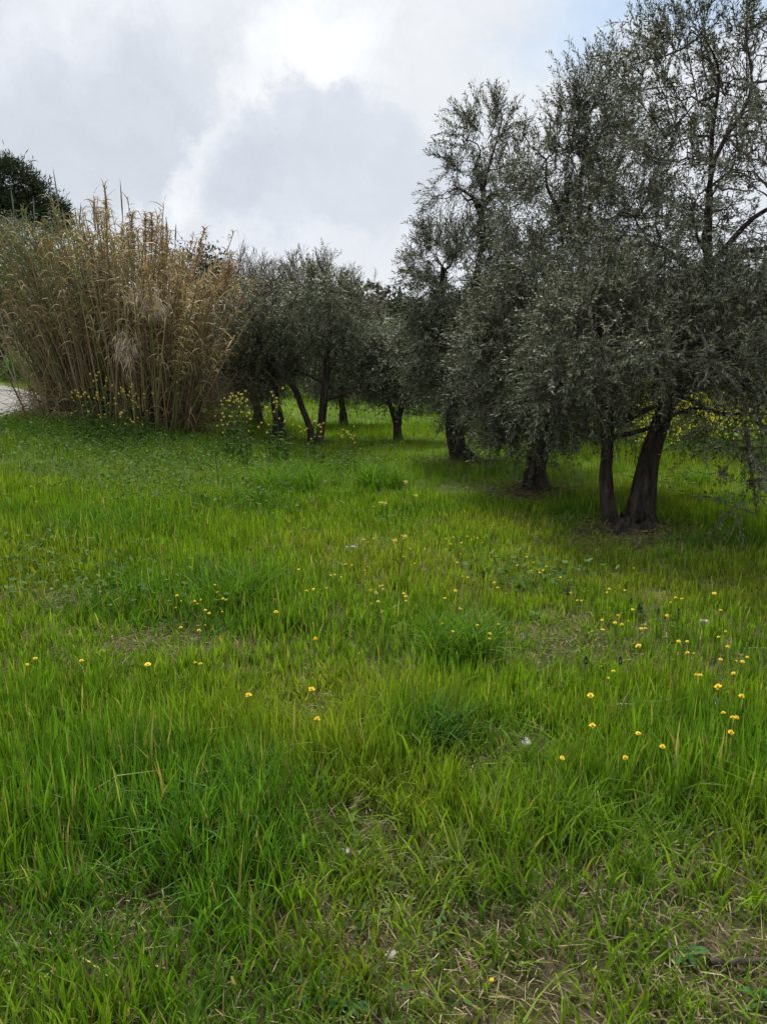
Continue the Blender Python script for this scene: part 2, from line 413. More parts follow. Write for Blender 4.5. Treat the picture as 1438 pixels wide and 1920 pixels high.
def olive(label, stems, lobes, n_branch, n_end, n_shoot, K_leaf, Lf=.055, Wf=.012, cols=OLV, shoot_len=.30, seed=1,
          limbs_per=2, root=None, flare=.5, droop=.5, base=None, limb_r=.05, n_void=60, void_r=1.1, void_z=1.9, sprigs=None, name='olive_tree', group='olive trees in the grove'):
    r = np.random.default_rng(seed)
    global R
    R = r
    b = base if base is not None else np.array(stems[0][0][:3])
    t = thing(name, label, 'tree', b, group=group)
    loc = lambda p: np.asarray(p, float)[..., :3] - b
    lobes = [(loc(np.array(l[0])), np.array(l[1], float), float(np.prod(l[1]))*(l[2] if len(l) > 2 else 1)) for l in lobes]
    lob4 = [(l[0], l[1], None, l[2]) for l in lobes]
    nodes, nrad = [], []
    for k, st in enumerate(stems):
        st = np.array(st, float)
        V, F, p, rd = gnarled(loc(st), st[:, 3], 18, .24, flare if st[0, 2] < b[2] + .35 else 0, seed*7 + k)
        B = Buf(); B.add(V, F, (.06, .05, .04)); B.build('trunk', M_bark, t, True)
        nodes.append(p[12:]); nrad.append(rd[12:])
    if root is not None:
        B = Buf(); c0 = loc(root[0]); rx, rz = root[1], root[2]
        th, ph = np.meshgrid(np.arange(28)*2*PI/28, np.linspace(0, 1, 9))
        ph = ph + 0
        rr = rx*(1 - .72*ph**.55)*(1 + .20*np.cos(3*th+1) + .10*np.cos(5*th+.4+ph) + .06*np.sin(11*th+ph*5) + .05*np.sin(17*th-ph*7))
        V = np.stack([c0[0]+rr*np.cos(th), c0[1]+.8*rr*np.sin(th), c0[2] - .06 + rz*ph**1.4*(1 + .25*np.cos(3*th))], -1)
        kk, jj = np.meshgrid(np.arange(8), np.arange(28), indexing='ij'); j2 = (jj+1) % 28
        B.add(V, np.stack([kk*28+jj, kk*28+j2, (kk+1)*28+j2, (kk+1)*28+jj], -1).reshape(-1, 4), (.06, .05, .04))
        B.build('root_base', M_bark, t, True)
    stemN = np.concatenate(nodes); tips = np.array([n[-1] for n in nodes])
    # main limbs, each its own part
    for (c, a, _w) in lobes:
        for q in range(limbs_per if c[2] > 1.0 else 0):
            tgt = c + a*np.array([r.uniform(-.35, .35), r.uniform(-.35, .35), r.uniform(-.1, .55)])
            low = stemN[stemN[:, 2] < tgt[2] - .35*np.linalg.norm(stemN[:, :2] - tgt[:2], axis=1) - .1]     # limbs leave the stem below and climb
            if len(low) == 0: low = stemN[np.argsort(stemN[:, 2])[:3]]
            s0 = low[np.argmin(np.linalg.norm(low - tgt, axis=1) + .25*r.random(len(low)))]
            dv = tgt - s0; ln = np.linalg.norm(dv)
            m1 = s0 + dv*.35 + np.array([0, 0, .10*ln]) + r.normal(size=3)*.07*ln
            m2 = s0 + dv*.7 + np.array([0, 0, .06*ln]) + r.normal(size=3)*.08*ln
            P = spline([s0, m1, m2, tgt], 12); rad = np.linspace(limb_r*.85, limb_r*.18, 12)*(.8 + .4*r.random())
            B = Buf(); V, F = tubes(P[None], rad[None], 8); B.add(V, F, (.06, .05, .04)); B.build('limb', M_bark, t, True)
            nodes.append(P[3:])
    ND = np.concatenate(nodes)
    # secondary branches and fine shoots
    B = Buf()
    def connect(tg, ND, r0, r1, k, sides, arch):
        dm = np.linalg.norm(tg[:, None] - ND[None], axis=2)
        s0 = ND[np.argmin(dm + .15*r.random(dm.shape), axis=1)]
        ln = np.linalg.norm(tg - s0, axis=1, keepdims=True)
        mid = (s0 + tg)/2 + np.array([0, 0, 1.])*arch*ln + r.normal(size=tg.shape)*.12*ln
        P = bez(s0, mid, tg, k); P[:, 1:-1] += r.normal(size=P[:, 1:-1].shape)*.025*ln[:, None]
        Q = P if sides > 3 else P[:, ::2]; kq = Q.shape[1]
        V, F = tubes(Q, np.linspace(r0, r1, kq)[None].repeat(len(tg), 0), sides)
        B.add(V, F, np.repeat(np.array([(.085, .072, .06)])*(.6 + .7*r.random((len(tg), 1))), kq*sides, 0)); return P
    tg, _, _ = lobe_pts(lob4, n_branch, .25)
    P2 = connect(tg, ND, limb_r*.32, .005, 7, 5, .12)
    ND2 = np.concatenate([ND, P2[:, 2:].reshape(-1, 3)])
    ends, w, d = lobe_pts(lob4, n_end, .35)
    bad = ends[:, 2] < .2 + .2*r.random(n_end)
    vc, _, _ = lobe_pts(lob4, int(n_void), .5); vr = (.14 + .2*r.random(len(vc)))*void_r
    bad |= ((np.linalg.norm(ends[:, None] - vc[None], axis=2) < vr[None]).any(1)) & (r.random(n_end) < .12 + .75*smooth((ends[:, 2] - void_z)/.8))
    ends = ends[~bad]; d = d[~bad]; w = w[~bad]
    P3 = connect(ends, ND2, .005, .0022, 5, 3, .06)
    # shoots: out of the last part of every thin branch
    idx = np.repeat(np.arange(len(ends)), n_shoot); n = len(idx)
    ti = r.integers(2, 5, n); s0 = P3[idx, ti]
    out = d[idx]*.75 + unit(r.normal(size=(n, 3)))*.75
    top = np.clip(d[idx][:, 2:], -1, 1)
    dr = unit(out + np.array([0, 0, 1.])*(.15 + .75*np.maximum(top, 0)))
    ln = shoot_len*(.5 + .9*r.random((n, 1)))
    sag = np.array([0, 0, -1.])*ln*droop*(.35 + .6*r.random((n, 1)))*(1 - .8*np.maximum(top, 0))
    tip = s0 + dr*ln + sag
    P4 = bez(s0, s0 + dr*ln*.55, tip, 5)
    if sprigs is not None:                      # long leader shoots standing out of the crown top
        sp0 = loc(np.array([q[0] for q in sprigs])); sp1 = loc(np.array([q[1] for q in sprigs]))
        mid = (sp0+sp1)/2 + r.normal(size=sp0.shape)*.05
        Pm = bez(sp0, mid, sp1, 9); V, F = tubes(Pm, np.linspace(.007, .0025, 9)[None].repeat(len(sp0), 0), 4); B.add(V, F, (.07, .06, .05))
        ss = Pm[:, 1:].reshape(-1, 3).repeat(3, 0); ax = np.repeat(unit(sp1-sp0), 24, 0)
        e = unit(ax*.9 + r.normal(size=ss.shape)*.55); l2 = .22*(.5+.8*r.random((len(ss), 1)))
        P4 = np.concatenate([P4, bez(ss, ss+e*l2*.5, ss+e*l2+np.array([0, 0, .03]), 5)])
    if Lf < .085:
        V, F = tubes(P4[:, ::4], np.array([[.0024, .0012]]).repeat(len(P4), 0)*max(1, Lf/.055), 3)
        B.add(V, F, np.repeat(np.array([(.12, .115, .085)])*(.6 + .7*r.random((len(P4), 1))), 6, 0))
    B.build('branches', M_twig, t, False, 'stuff')
    C = Buf(); leaves_on(C, P4, K_leaf, Lf, Wf, cols, r)
    C.build('crown', M_olive, t, False, 'stuff')
    return t

def lobes_img(d, items):
    """crown lobes given by apparent centre and size, turned into metres at depth d"""
    out = []
    for it in items:
        px, py, rx, rz = it[:4]; dy = it[4] if len(it) > 4 else 0
        m = (d+dy)/FPX
        out.append((img(px, py, d+dy), (rx*m, max(rx*m*.9, .5), rz*m), it[5] if len(it) > 5 else 1.0))
    return out
def stem_img(d, items):
    return [(*img(px, py, d + dy), rr) for px, py, dy, rr in items]

# foreground right tree with two stems from one old stool
dA = float(onground(1180, 985)[1])
olive('big near olive tree with two dark stems rising from one gnarled root',
      [stem_img(dA, [(1196, 992, .05, .125), (1200, 955, .05, .115), (1212, 880, .04, .094), (1230, 815, .05, .080), (1252, 750, .1, .070), (1275, 690, .2, .06), (1305, 600, .3, .045), (1330, 500, .35, .03)]),
       stem_img(dA, [(1150, 988, .0, .080), (1142, 955, .0, .064), (1137, 890, .02, .056), (1139, 830, .05, .053), (1136, 760, .1, .05), (1130, 680, .15, .05), (1110, 590, .2, .04)]),
       stem_img(dA, [(1250, 745, .1, .075), (1300, 722, -.05, .07), (1370, 715, -.2, .06), (1440, 728, -.35, .05), (1520, 700, -.45, .04)])],
      lobes_img(dA, [(1350, 170, 170, 190, .2, .48), (1400, 400, 200, 190, .4, .7), (1240, 440, 150, 170, .6, .75), (1150, 640, 160, 130, .1, 1.2), (1400, 620, 170, 120, -.2, 1.1),
                     (1560, 480, 190, 330, .2, .22), (1405, 800, 85, 60, -.6, 1.3), (1420, 930, 70, 75, -.7, .9), (1280, 660, 120, 60, -.5, 1.2), (1050, 720, 70, 70, -.1, 1.3)]),
      140, 2050, 4, 11, Lf=.050, Wf=.0122, seed=3, n_void=120, void_r=1.15, void_z=1.9, root=(onground(1182, 995), .40, .17), flare=.35, limb_r=.036, droop=.4, limbs_per=2,
      sprigs=[(img(1300, 230, dA), img(1190, 40, dA-.2)), (img(1310, 200, dA), img(1262, 5, dA)), (img(1330, 160, dA), img(1345, -20, dA)), (img(1250, 260, dA+.2), img(1140, 120, dA+.1)),
              (img(1360, 180, dA+.2), img(1300, 40, dA+.3)), (img(1400, 180, dA+.1), img(1400, -10, dA)), (img(1280, 280, dA), img(1215, 110, dA))])
dB = float(onground(1005, 918)[1])
olive('olive tree with a short crooked trunk and leafy skirt, left of the two-stemmed olive',
      [stem_img(dB, [(1003, 922, 0, .15), (1003, 890, 0, .12), (1012, 850, 0, .10), (1030, 800, .1, .11), (1050, 720, .2, .075), (1075, 620, .3, .05), (1090, 480, .3, .03)]),
       stem_img(dB, [(1010, 850, 0, .09), (990, 790, -.1, .08), (960, 720, -.1, .06), (940, 640, 0, .045)])],
      lobes_img(dB, [(1120, 250, 100, 125, .3, .5), (1040, 370, 105, 145, .2, .7), (1160, 440, 110, 170, .5, .7), (1040, 600, 150, 150, 0, 1.1), (960, 690, 110, 110, -.2, 1.2), (1080, 760, 110, 60, -.3, 1.2), (985, 815, 75, 45, -.3, 1.3)]),
      110, 1720, 4, 10, Lf=.055, Wf=.0132, seed=5, flare=.35, limb_r=.036, droop=.4, root=(onground(1000, 922), .26, .12),
      sprigs=[(img(1110, 260, dB), img(1085, 165, dB)), (img(1130, 240, dB), img(1150, 95, dB)), (img(1150, 260, dB), img(1180, 110, dB)), (img(1040, 320, dB), img(1050, 200, dB)), (img(1060, 320, dB), img(1095, 190, dB))])
dC = float(onground(866, 862)[1])
olive('tall narrow olive with loose pointed top, leftmost of the three big olives',
      [stem_img(dC, [(868, 866, 0, .16), (858, 835, 0, .125), (852, 790, 0, .11), (860, 700, .1, .085), (880, 580, .2, .06), (900, 480, .2, .04), (905, 360, .2, .025)]),
       stem_img(dC, [(856, 780, 0, .08), (835, 700, -.1, .06), (825, 600, 0, .045), (830, 500, 0, .03)])],
      lobes_img(dC, [(915, 285, 80, 95, .1, .4), (865, 380, 60, 90, .1, .35), (950, 400, 75, 110, .2, .45), (865, 540, 105, 110, 0, 1), (950, 560, 90, 130, .3, 1), (855, 660, 95, 90, -.2, 1.1), (900, 740, 90, 60, -.2, 1.1), (920, 800, 60, 36, -.2, 1.2), (805, 635, 38, 75, 0, .9)]),
      90, 1480, 4, 9, Lf=.062, Wf=.0150, seed=8, flare=.35, limb_r=.034, droop=.6, root=(onground(872, 866), .30, .14),
      sprigs=[(img(915, 260, dC), img(925, 185, dC)), (img(905, 250, dC), img(875, 215, dC)), (img(930, 270, dC), img(960, 205, dC)), (img(870, 330, dC), img(822, 290, dC)), (img(960, 330, dC), img(985, 235, dC)),
              (img(850, 480, dC), img(790, 425, dC)), (img(840, 520, dC), img(765, 510, dC))])
# middle distance
dE = float(onground(590, 832)[1])
olive('round olive tree with a V-shaped trunk, beside the reeds',
      [stem_img(dE, [(596, 836, 0, .075), (602, 800, 0, .062), (607, 750, 0, .068), (612, 700, .0, .055), (616, 650, .0, .045), (620, 580, .1, .025)]),
       stem_img(dE, [(588, 836, 0, .07), (580, 800, 0, .055), (566, 765, 0, .05), (550, 725, -.1, .048), (520, 690, -.15, .045), (490, 655, .1, .04), (470, 610, .1, .03)]),
       stem_img(dE, [(606, 752, 0, .03), (625, 745, -.05, .028), (652, 737, -.1, .022), (670, 725, -.1, .015)])],
      lobes_img(dE, [(575, 570, 100, 68, 0, 1), (495, 595, 62, 70, .2, 1), (645, 590, 50, 66, 0, 1), (570, 640, 120, 50, .9, .7), (605, 525, 55, 38, .2, .9), (520, 540, 55, 35, .2, .7), (470, 680, 45, 45, 1.0, .6), (655, 665, 36, 45, .9, .6)]),
      80, 1050, 4, 8, Lf=.062, Wf=.0170, cols=OLV_M, seed=13, flare=.3, limb_r=.04, limbs_per=1)
def small(label, bx, by, d, r0, top, lobes, seed, n=450, lf=.080, cols=OLV_M, lean=0):
    st = stem_img(d, [(bx, by, 0, r0*1.25), (bx+lean*.2, by*.75+top*.25, 0, r0), (bx+lean*.6, (by+top)/2, 0, r0*.8), (bx+lean, top, 0, r0*.5)])
    olive(label, [st], lobes_img(d, lobes), 26, n, 4, 6, Lf=lf, Wf=lf*.24, seed=seed, flare=.35, limb_r=r0*.45, cols=cols, limbs_per=1, shoot_len=.36)
dD = float(onground(746, 824)[1])
olive('small olive tree with a short dark forked trunk, alone in the gap between the groves',
      [stem_img(dD, [(747, 826, 0, .085), (745, 805, 0, .07), (742, 785, 0, .065), (730, 755, 0, .04), (722, 720, 0, .03)]),
       stem_img(dD, [(745, 795, 0, .05), (752, 765, 0, .045), (758, 720, 0, .03), (760, 680, 0, .02)])],
      lobes_img(dD, [(740, 655, 52, 40, .2, 1), (715, 690, 45, 50, 0, 1), (775, 690, 50, 60, 0, 1), (745, 712, 58, 28, 0, .8)]),
      36, 640, 4, 6, Lf=.074, Wf=.020, cols=OLV_M, seed=21, flare=.35, limb_r=.03, limbs_per=1)
dF = float(onground(522, 822)[1]) + .3
small('olive tree with a thick leaning hollow trunk, between the reeds and the V-shaped olive', 524, 822, dF, .10, 700, [(470, 620, 60, 75, .3), (480, 700, 65, 40, .2), (530, 640, 50, 70, .6)], 23, 460, lean=-12)
dG = float(onground(644, 796)[1])
small('olive tree with a single thin trunk, seen just right of the V-shaped trunk', 644, 797, dG, .07, 690, [(655, 655, 45, 50), (640, 690, 55, 45), (685, 700, 36, 40)], 27, 420, lean=-8)
dH = float(onground(484, 792)[1])
small('olive tree with a small slanting dark trunk, behind the right foot of the reeds', 486, 794, dH, .08, 700, [(450, 620, 60, 80), (430, 700, 60, 50), (500, 680, 50, 50)], 29, 440, lean=-14)
# back rows
back = [
    ('grey-green olive crown filling the gap right of the lone small olive', 815, 21, 690, 48, 45, 31, OLV),
    ('pale yellowish olive crown beyond the lone small olive', 715, 27, 655, 48, 40, 33, OLV_Y),
    ('olive tree in the back row between the tall narrow olive and the crooked one', 905, 21, 690, 75, 75, 35, OLV),
    ('olive tree in the back row behind the crooked-trunk olive', 1030, 23, 700, 75, 70, 37, OLV),
    ('olive tree in the back row left of the leaning stem of the near olive', 1160, 24, 690, 80, 75, 39, OLV),
    ('olive tree behind the yellow mustard field, just right of the leaning stem', 1290, 25, 690, 80, 70, 41, OLV),
    ('olive tree behind the yellow mustard field at the right edge', 1410, 23, 690, 85, 75, 43, OLV),
    ('distant olive crown behind the round V-trunked olive', 590, 25, 660, 80, 75, 45, OLV),
    ('distant olive crown behind the right side of the reeds', 440, 24, 650, 75, 80, 47, OLV),
]
for lab, px, d, py, rx, rz, sd, cl in back:
    x = img(px, 700, d)[0]; m = d/FPX
    b = np.array((x, d, hz(x, d)))
    zc = img(px, py, d)[2]
    st = [(x, d, b[2]-.05, .12), (x+.05, d, b[2]+.5, .09), (x-.05, d, b[2]+1.1, .08), (x, d, max(zc, b[2]+1.3), .05)]
    lb = [((x, d, zc), (rx*m, rx*m*.8, rz*m), 1), ((x-rx*m*.5, d, zc-.35*rz*m), (rx*m*.7, rx*m*.6, rz*m*.7), 1), ((x+rx*m*.5, d, zc-.4*rz*m), (rx*m*.7, rx*m*.6, rz*m*.75), 1)]
    olive(lab, [st], lb, 22, 310, 4, 5, Lf=.115, Wf=.032, cols=OLV_M if cl is OLV else cl, seed=sd, limb_r=.035, limbs_per=1, shoot_len=.45, flare=.3)

# ------------------------------------------------------------------ other trees
def clumps(buf, lobes, nclump, nleaf, cs, L_, W_, cols, r, up=.3, shell=.7):
    global R
    R = r
    c, w, d = lobe_pts([(np.array(l[0], float), np.array(l[1], float), None, float(np.prod(l[1]))) for l in lobes], nclump, shell)
    n = nclump*nleaf
    p = np.repeat(c, nleaf, 0) + r.normal(size=(n, 3))*cs*np.repeat(.6 + .8*r.random((nclump, 1)), nleaf, 0)
    ld = unit(r.normal(size=(n, 3)) + np.repeat(d, nleaf, 0)*.8 + np.array([0, 0, up])); nr = unit(r.normal(size=(n, 3)) + np.array([0, 0, .8]))
    wv = unit(np.cross(ld, nr)); l = L_*(.6+.7*r.random((n, 1))); ww = W_*(.6+.7*r.random((n, 1)))
    V = np.stack([p, p+ld*l*.5-wv*ww*.5, p+ld*l, p+ld*l*.5+wv*ww*.5], 1)
    col = np.array(cols)[r.integers(0, len(cols), n)]*np.repeat(.7+.6*r.random((nclump, 1)), nleaf, 0)*(.8+.4*r.random((n, 1)))
    buf.add(V.reshape(-1, 3), np.arange(4*n).reshape(-1, 4), np.repeat(col, 4, 0))
def ever(label, name, cat, px, d, lobes, nclump, nleaf, cs, L_, W_, cols, seed, trunk_r=.12, group=None, up=.3):
    r = np.random.default_rng(seed)
    x = img(px, 700, d)[0]; b = np.array((x, d, hz(x, d)))
    t = thing(name, label, cat, b, group=group); m = d/FPX
    lb = [(img(q[0], q[1], d + (q[4] if len(q) > 4 else 0)) - b, (q[2]*m, q[2]*m*.8, q[3]*m)) for q in lobes]
    zc = max(l[0][2] for l in lb)
    st = np.array([(0, 0, -.1), (.05, 0, zc*.35), (-.03, 0, zc*.7), (0, 0, zc*.95)])
    V, F, _, _ = gnarled(st, np.array([trunk_r*1.2, trunk_r, trunk_r*.8, trunk_r*.4]), 12, .08, .3, seed)
    B = Buf(); B.add(V, F, (.05, .04, .03)); B.build('trunk', M_bark2, t, True)
    for l in lb:
        s0 = np.array((0, 0, min(l[0][2]*.6, zc*.6)))
        P = spline([s0, (s0+l[0])/2 + np.array((0, 0, .1)), l[0]], 8)
        B = Buf(); V, F = tubes(P[None], np.linspace(trunk_r*.4, trunk_r*.12, 8)[None], 6); B.add(V, F, (.05, .04, .03)); B.build('limb', M_bark2, t, True)
    C = Buf(); clumps(C, lb, nclump, nleaf, cs, L_, W_, cols, r, up)
    C.build('crown', M_ever, t, False, 'stuff')
    return t
PINE = [(.030, .042, .020), (.024, .036, .018), (.040, .050, .022)]
ever('dark round-topped pine rising behind the reeds at the left edge', 'pine_tree', 'tree', 5, 42, [(10, 352, 52, 44), (62, 370, 26, 32), (-60, 370, 60, 50), (15, 400, 60, 25), (60, 395, 22, 16)], 1000, 26, .20, .34, .058, PINE, 51, .3, 'dark pines behind the reeds', .6)
ever('small dark pine top poking up beside the larger pine', 'pine_tree', 'tree', 106, 45, [(106, 396, 15, 18), (104, 420, 22, 20)], 260, 26, .18, .32, .05, PINE, 52, .2, 'dark pines behind the reeds', .6)
DARK = [(.028, .036, .018), (.036, .042, .022), (.022, .030, .014)]
ever('dark evergreen thicket behind the road at the left edge', 'evergreen_shrub', 'shrub', 5, 29, [(-40, 560, 90, 110), (30, 600, 60, 90), (80, 560, 70, 90), (20, 500, 70, 60), (120, 620, 80, 80)], 700, 22, .16, .12, .05, DARK, 53, .1)
ever('dark bushy tree behind the right shoulder of the reeds', 'evergreen_tree', 'tree', 395, 20, [(390, 520, 42, 45), (425, 560, 30, 70), (350, 560, 60, 80), (400, 640, 60, 70)], 420, 22, .14, .12, .045, DARK, 54, .12)
ever('dark conical evergreen on the skyline beside the round olive', 'evergreen_tree', 'tree', 692, 62, [(692, 585, 10, 16), (700, 602, 14, 14), (705, 620, 12, 16)], 130, 18, .28, .30, .12, DARK, 55, .2)
ever('dark round evergreen on the skyline right of the sky gap', 'evergreen_tree', 'tree', 755, 60, [(752, 580, 16, 14), (768, 588, 18, 18), (745, 600, 12, 12)], 170, 18, .28, .30, .12, DARK, 56, .2)
ever('low bright green bush on the bank beyond the road at the left edge', 'green_bush', 'shrub', 25, 25, [(0, 705, 60, 22), (55, 698, 45, 24), (-60, 700, 60, 26), (110, 700, 50, 26)], 420, 22, .10, .10, .045, [(.07, .12, .02), (.09, .14, .025), (.055, .10, .02)], 58, .05)
OLVF = [(.07, .08, .045), (.055, .068, .036), (.09, .095, .05)]
ever('silvery tree top showing over the left of the reeds', 'silver_leaved_tree', 'tree', 0, 31, [(40, 450, 60, 34), (-20, 460, 60, 50), (110, 450, 50, 40), (60, 520, 100, 60)], 330, 26, .2, .16, .035, [(.16, .17, .15), (.12, .13, .10)], 57, .12)

def bare_tree(label, px, top, d, seed, spread):
    r = np.random.default_rng(seed)
    x = img(px, 700, d)[0]; b = np.array((x, d, hz(x, d))); H = img(px, top, d)[2] - b[2]
    t = thing('bare_tree', label, 'tree', b, group='leafless trees behind the olives')
    tr = np.array([(0, 0, -.1), (.1, 0, H*.15), (-.05, 0, H*.3), (.05, 0, H*.42)])
    V, F, p, rd = gnarled(tr, np.array([.16, .13, .11, .08]), 10, .06, .3, seed)
    B = Buf(); B.add(V, F, (.08, .07, .06)); B.build('trunk', M_bark2, t, True)
    S = np.repeat(p[-8:], 3, 0); D = unit(r.normal(size=S.shape)*np.array([.6, .6, .15]) + np.array([0, 0, .75]))
    Ln = H*.30; rad = .035
    B = Buf()
    for lev in range(5):
        n = len(S); l = Ln*(.6 + .6*r.random((n, 1)))
        E = S + D*l + np.array([0, 0, .06])*l; mid = (S+E)/2 + r.normal(size=S.shape)*.06*l
        P = bez(S, mid, E, 4); PP = P if lev < 3 else P[:, ::3]; V, F = tubes(PP, np.linspace(rad, rad*.55, PP.shape[1])[None].repeat(n, 0), 4 if lev < 2 else 3)
        B.add(V, F, (.13, .105, .09))
        ch = 3 if lev < 3 else 4
        S = np.concatenate([P[:, q] for q in (1, 2, 3, 3)][-ch:]); D = np.concatenate([D]*ch)
        D = unit(D + r.normal(size=D.shape)*.5*np.array([spread, spread, .7]) + np.array([0, 0, .18])); Ln *= .58; rad *= .52
        rad = max(rad, .006)
        if len(S) > 6500: break
    B.build('branches', M_twig, t, False, 'stuff')
bare_tree('bare brown leafless tree above the round olive, leftmost of three', 495, 478, 31, 61, 1.1)
bare_tree('bare brown leafless tree above the round olive, tallest and middle of three', 548, 470, 33, 62, 1.0)
bare_tree('bare brown leafless tree above the round olive, rightmost of three', 612, 485, 32, 63, 1.1)
bare_tree('bare grey leafless tree top behind the right shoulder of the reeds', 425, 462, 29, 64, 1.0)

# far wooded ridge
r = np.random.default_rng(71); C = Buf()
n = 420; fx = r.uniform(-190, 230, n); fy = r.uniform(110, 300, n)
lb = [((a, b_, hz(a, b_) + 1.6), (2.6+r.random()*1.8, 2.6, 2.2+r.random()*1.6)) for a, b_ in zip(fx, fy)]
clumps(C, lb, 3600, 8, .5, 1.3, .8, [(.035, .045, .024), (.05, .055, .03), (.06, .055, .038)], r, .2, .8)
tag(C.build('far_wood', M_ever, kind='stuff'), 'grey-green wood covering the distant ridge', 'wood')
# mid-distance hedge closing the grove at the back
C = Buf(); lb = []
for k in range(38):
    x = -8.5 + k*.95 + r.normal()*.4; y = 35 + r.normal()*2.0; h = 1.7 + .6*r.random()
    lb.append(((x, y, hz(x, y) + h*.5), (1.3, 1.0, h*.62)))
clumps(C, lb, 2000, 12, .22, .26, .10, OLVF, r, .3, .6)
tag(C.build('far_scrub', M_ever, kind='stuff'), 'band of dull green scrub at the far end of the grove', 'scrub')
# pale rail between the skyline evergreens
rb = img(735, 597, 58)
t = thing('fence_rail', 'thin pale horizontal rail on posts between the two skyline evergreens', 'rail', (rb[0], rb[1], hz(rb[0], rb[1])))
M_pale = noise_mat('weathered pale paint', (.45, .46, .47), (.62, .63, .64), 6)
zz = rb[2] - hz(rb[0], rb[1])
B = Buf(); V, F = tubes(np.array([[(-.55, 0, zz), (0, 0, zz+.01), (.6, 0, zz+.0)]]), np.array([[.05, .05, .05]]), 6); B.add(V, F, (.5, .5, .5)); B.build('rail', M_pale, t)
for sx in (-.5, .52):
    B = Buf(); V, F = tubes(np.array([[(sx, .06, -.2), (sx, .06, zz*.5), (sx, .06, zz+.03)]]), np.full((1, 3), .045), 6); B.add(V, F, (.5, .5, .5)); B.build('post', M_pale, t)

# ------------------------------------------------------------------ giant reed clump
r = np.random.default_rng(81)
cR = onground(225, 792); dR = cR[1]
print('reed depth', cR, 'A', dA, 'B', dB, 'C', dC, 'E', dE, 'D', dD)
reed = thing('reed_clump', 'tall clump of dry tan giant reeds fanning out at the left beside the road', 'reeds', cR)
mR = dR/FPX
CANE = [(.24, .19, .09), (.30, .24, .13), (.19, .155, .07), (.14, .095, .055), (.13, .14, .045)]
def cane_path(x0, y0, lean_x, lean_y, H, k=9):
    t = np.linspace(0, 1, k)
    z = H*t; x = x0 + lean_x*t**1.25; y = y0 + lean_y*t**1.3
    dz = np.array([hz(cR[0]+a, cR[1]+c) - cR[2] for a, c in ((x0, y0),)])[0]
    return np.stack([x, y, z*(1 - .04*t**2) + dz - .05], 1)
canes, hero = [], []
for k in range(430):
    x0 = r.uniform(-1, 1)*165*mR; y0 = r.normal()*.38
    u = x0/(165*mR)
    top = 3.18 - .7*max(u, 0)**2 - .5*max(-u, 0)**2 + r.normal()*.28
    if u > .55: top -= .25
    P = cane_path(x0*.76 + .16, y0, u*(.60 + .35*r.random())*(1.55 if u < 0 else .9) + r.normal()*.30, y0*.9 + r.normal()*.35, top)
    canes.append(P); hero.append(y0 < -.08)
canes = np.array(canes); hero = np.array(hero)
heroes = np.where(hero)[0][:150]
rest = np.setdiff1d(np.arange(430), heroes)
def cane_buf(Ps, rad, cols):
    B = Buf(); n, k = Ps.shape[:2]
    V, F = tubes(Ps, np.linspace(1, .45, k)[None]*rad[:, None], 5)
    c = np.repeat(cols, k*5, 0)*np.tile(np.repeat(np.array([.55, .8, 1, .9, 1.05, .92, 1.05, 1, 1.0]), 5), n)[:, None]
    B.add(V, F, c); return B
ccol = lambda n: np.array(CANE)[r.integers(0, len(CANE), n)]*(.7+.5*r.random((n, 1)))
for q in heroes:
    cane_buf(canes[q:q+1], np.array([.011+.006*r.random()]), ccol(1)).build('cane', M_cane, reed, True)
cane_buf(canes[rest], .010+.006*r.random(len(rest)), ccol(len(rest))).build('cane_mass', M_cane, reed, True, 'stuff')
# a few stray canes leaning out at the left by the road, and crossing dark dead ones
for (a, b_, rr, c) in [((38, 745), (-10, 545), .010, (.24, .22, .15)), ((30, 720), (-30, 600), .010, (.24, .22, .15)), ((55, 735), (2, 540), .011, (.26, .22, .12)),
                      ((158, 720), (92, 520), .022, (.07, .035, .025)), ((200, 640), (290, 545), .016, (.06, .04, .03)), ((310, 640), (400, 540), .013, (.10, .075, .04)), ((290, 760), (270, 600), .016, (.25, .19, .09)), ((250, 770), (255, 600), .016, (.22, .17, .08)), ((268, 770), (262, 610), .014, (.26, .2, .1))]:
    dd = dR - .62
    p0, p1 = img(*a, dd) - cR, img(*b_, dd + .1) - cR
    t_ = np.linspace(0, 1, 9)[:, None]; P = p0*(1-t_) + p1*t_ + np.array([0, 0, 1])*.05*np.sin(t_*PI)
    B = Buf(); V, F = tubes(P[None], np.full((1, 9), rr), 6); B.add(V, F, c); B.build('cane', M_cane, reed, True)
def ribbons(buf, S, D, Ln, W_, sag, cols, r, k=5):
    """arching leaf blades: S start, D direction, Ln length (n,1)"""
    n = len(S); t = np.linspace(0, 1, k)[None, :, None]
    curl = r.normal(size=(n, 1, 3))*.18*Ln[:, None]
    P = S[:, None] + D[:, None]*(Ln[:, None]*t) + np.array([0, 0, -1.])*(sag[:, None]*Ln[:, None]*t**2.2) + curl*t**2
    T = unit(np.gradient(P, axis=1)); w = unit(np.cross(T, unit(r.normal(size=(n, 1, 3)) + np.array([0, 0, .6]))))
    wid = W_[:, None]*(np.array([.6, 1, .85, .5, .06])[None, :, None] if k == 5 else np.linspace(1, .05, k)[None, :, None])*.5
    V = np.stack([P - w*wid, P + w*wid], 2).reshape(-1, 3)
    i, j = np.meshgrid(np.arange(n), np.arange(k-1), indexing='ij'); a = (i*k+j)*2
    F = np.stack([a, a+1, a+3, a+2], -1).reshape(-1, 4)
    buf.add(V, F, np.repeat(cols, 2*k, 0))
DRY = np.array([(.37, .285, .145), (.48, .39, .24), (.28, .205, .10), (.33, .255, .125), (.19, .125, .068)])
GRN = np.array([(.11, .145, .045), (.14, .165, .055), (.09, .12, .04)])
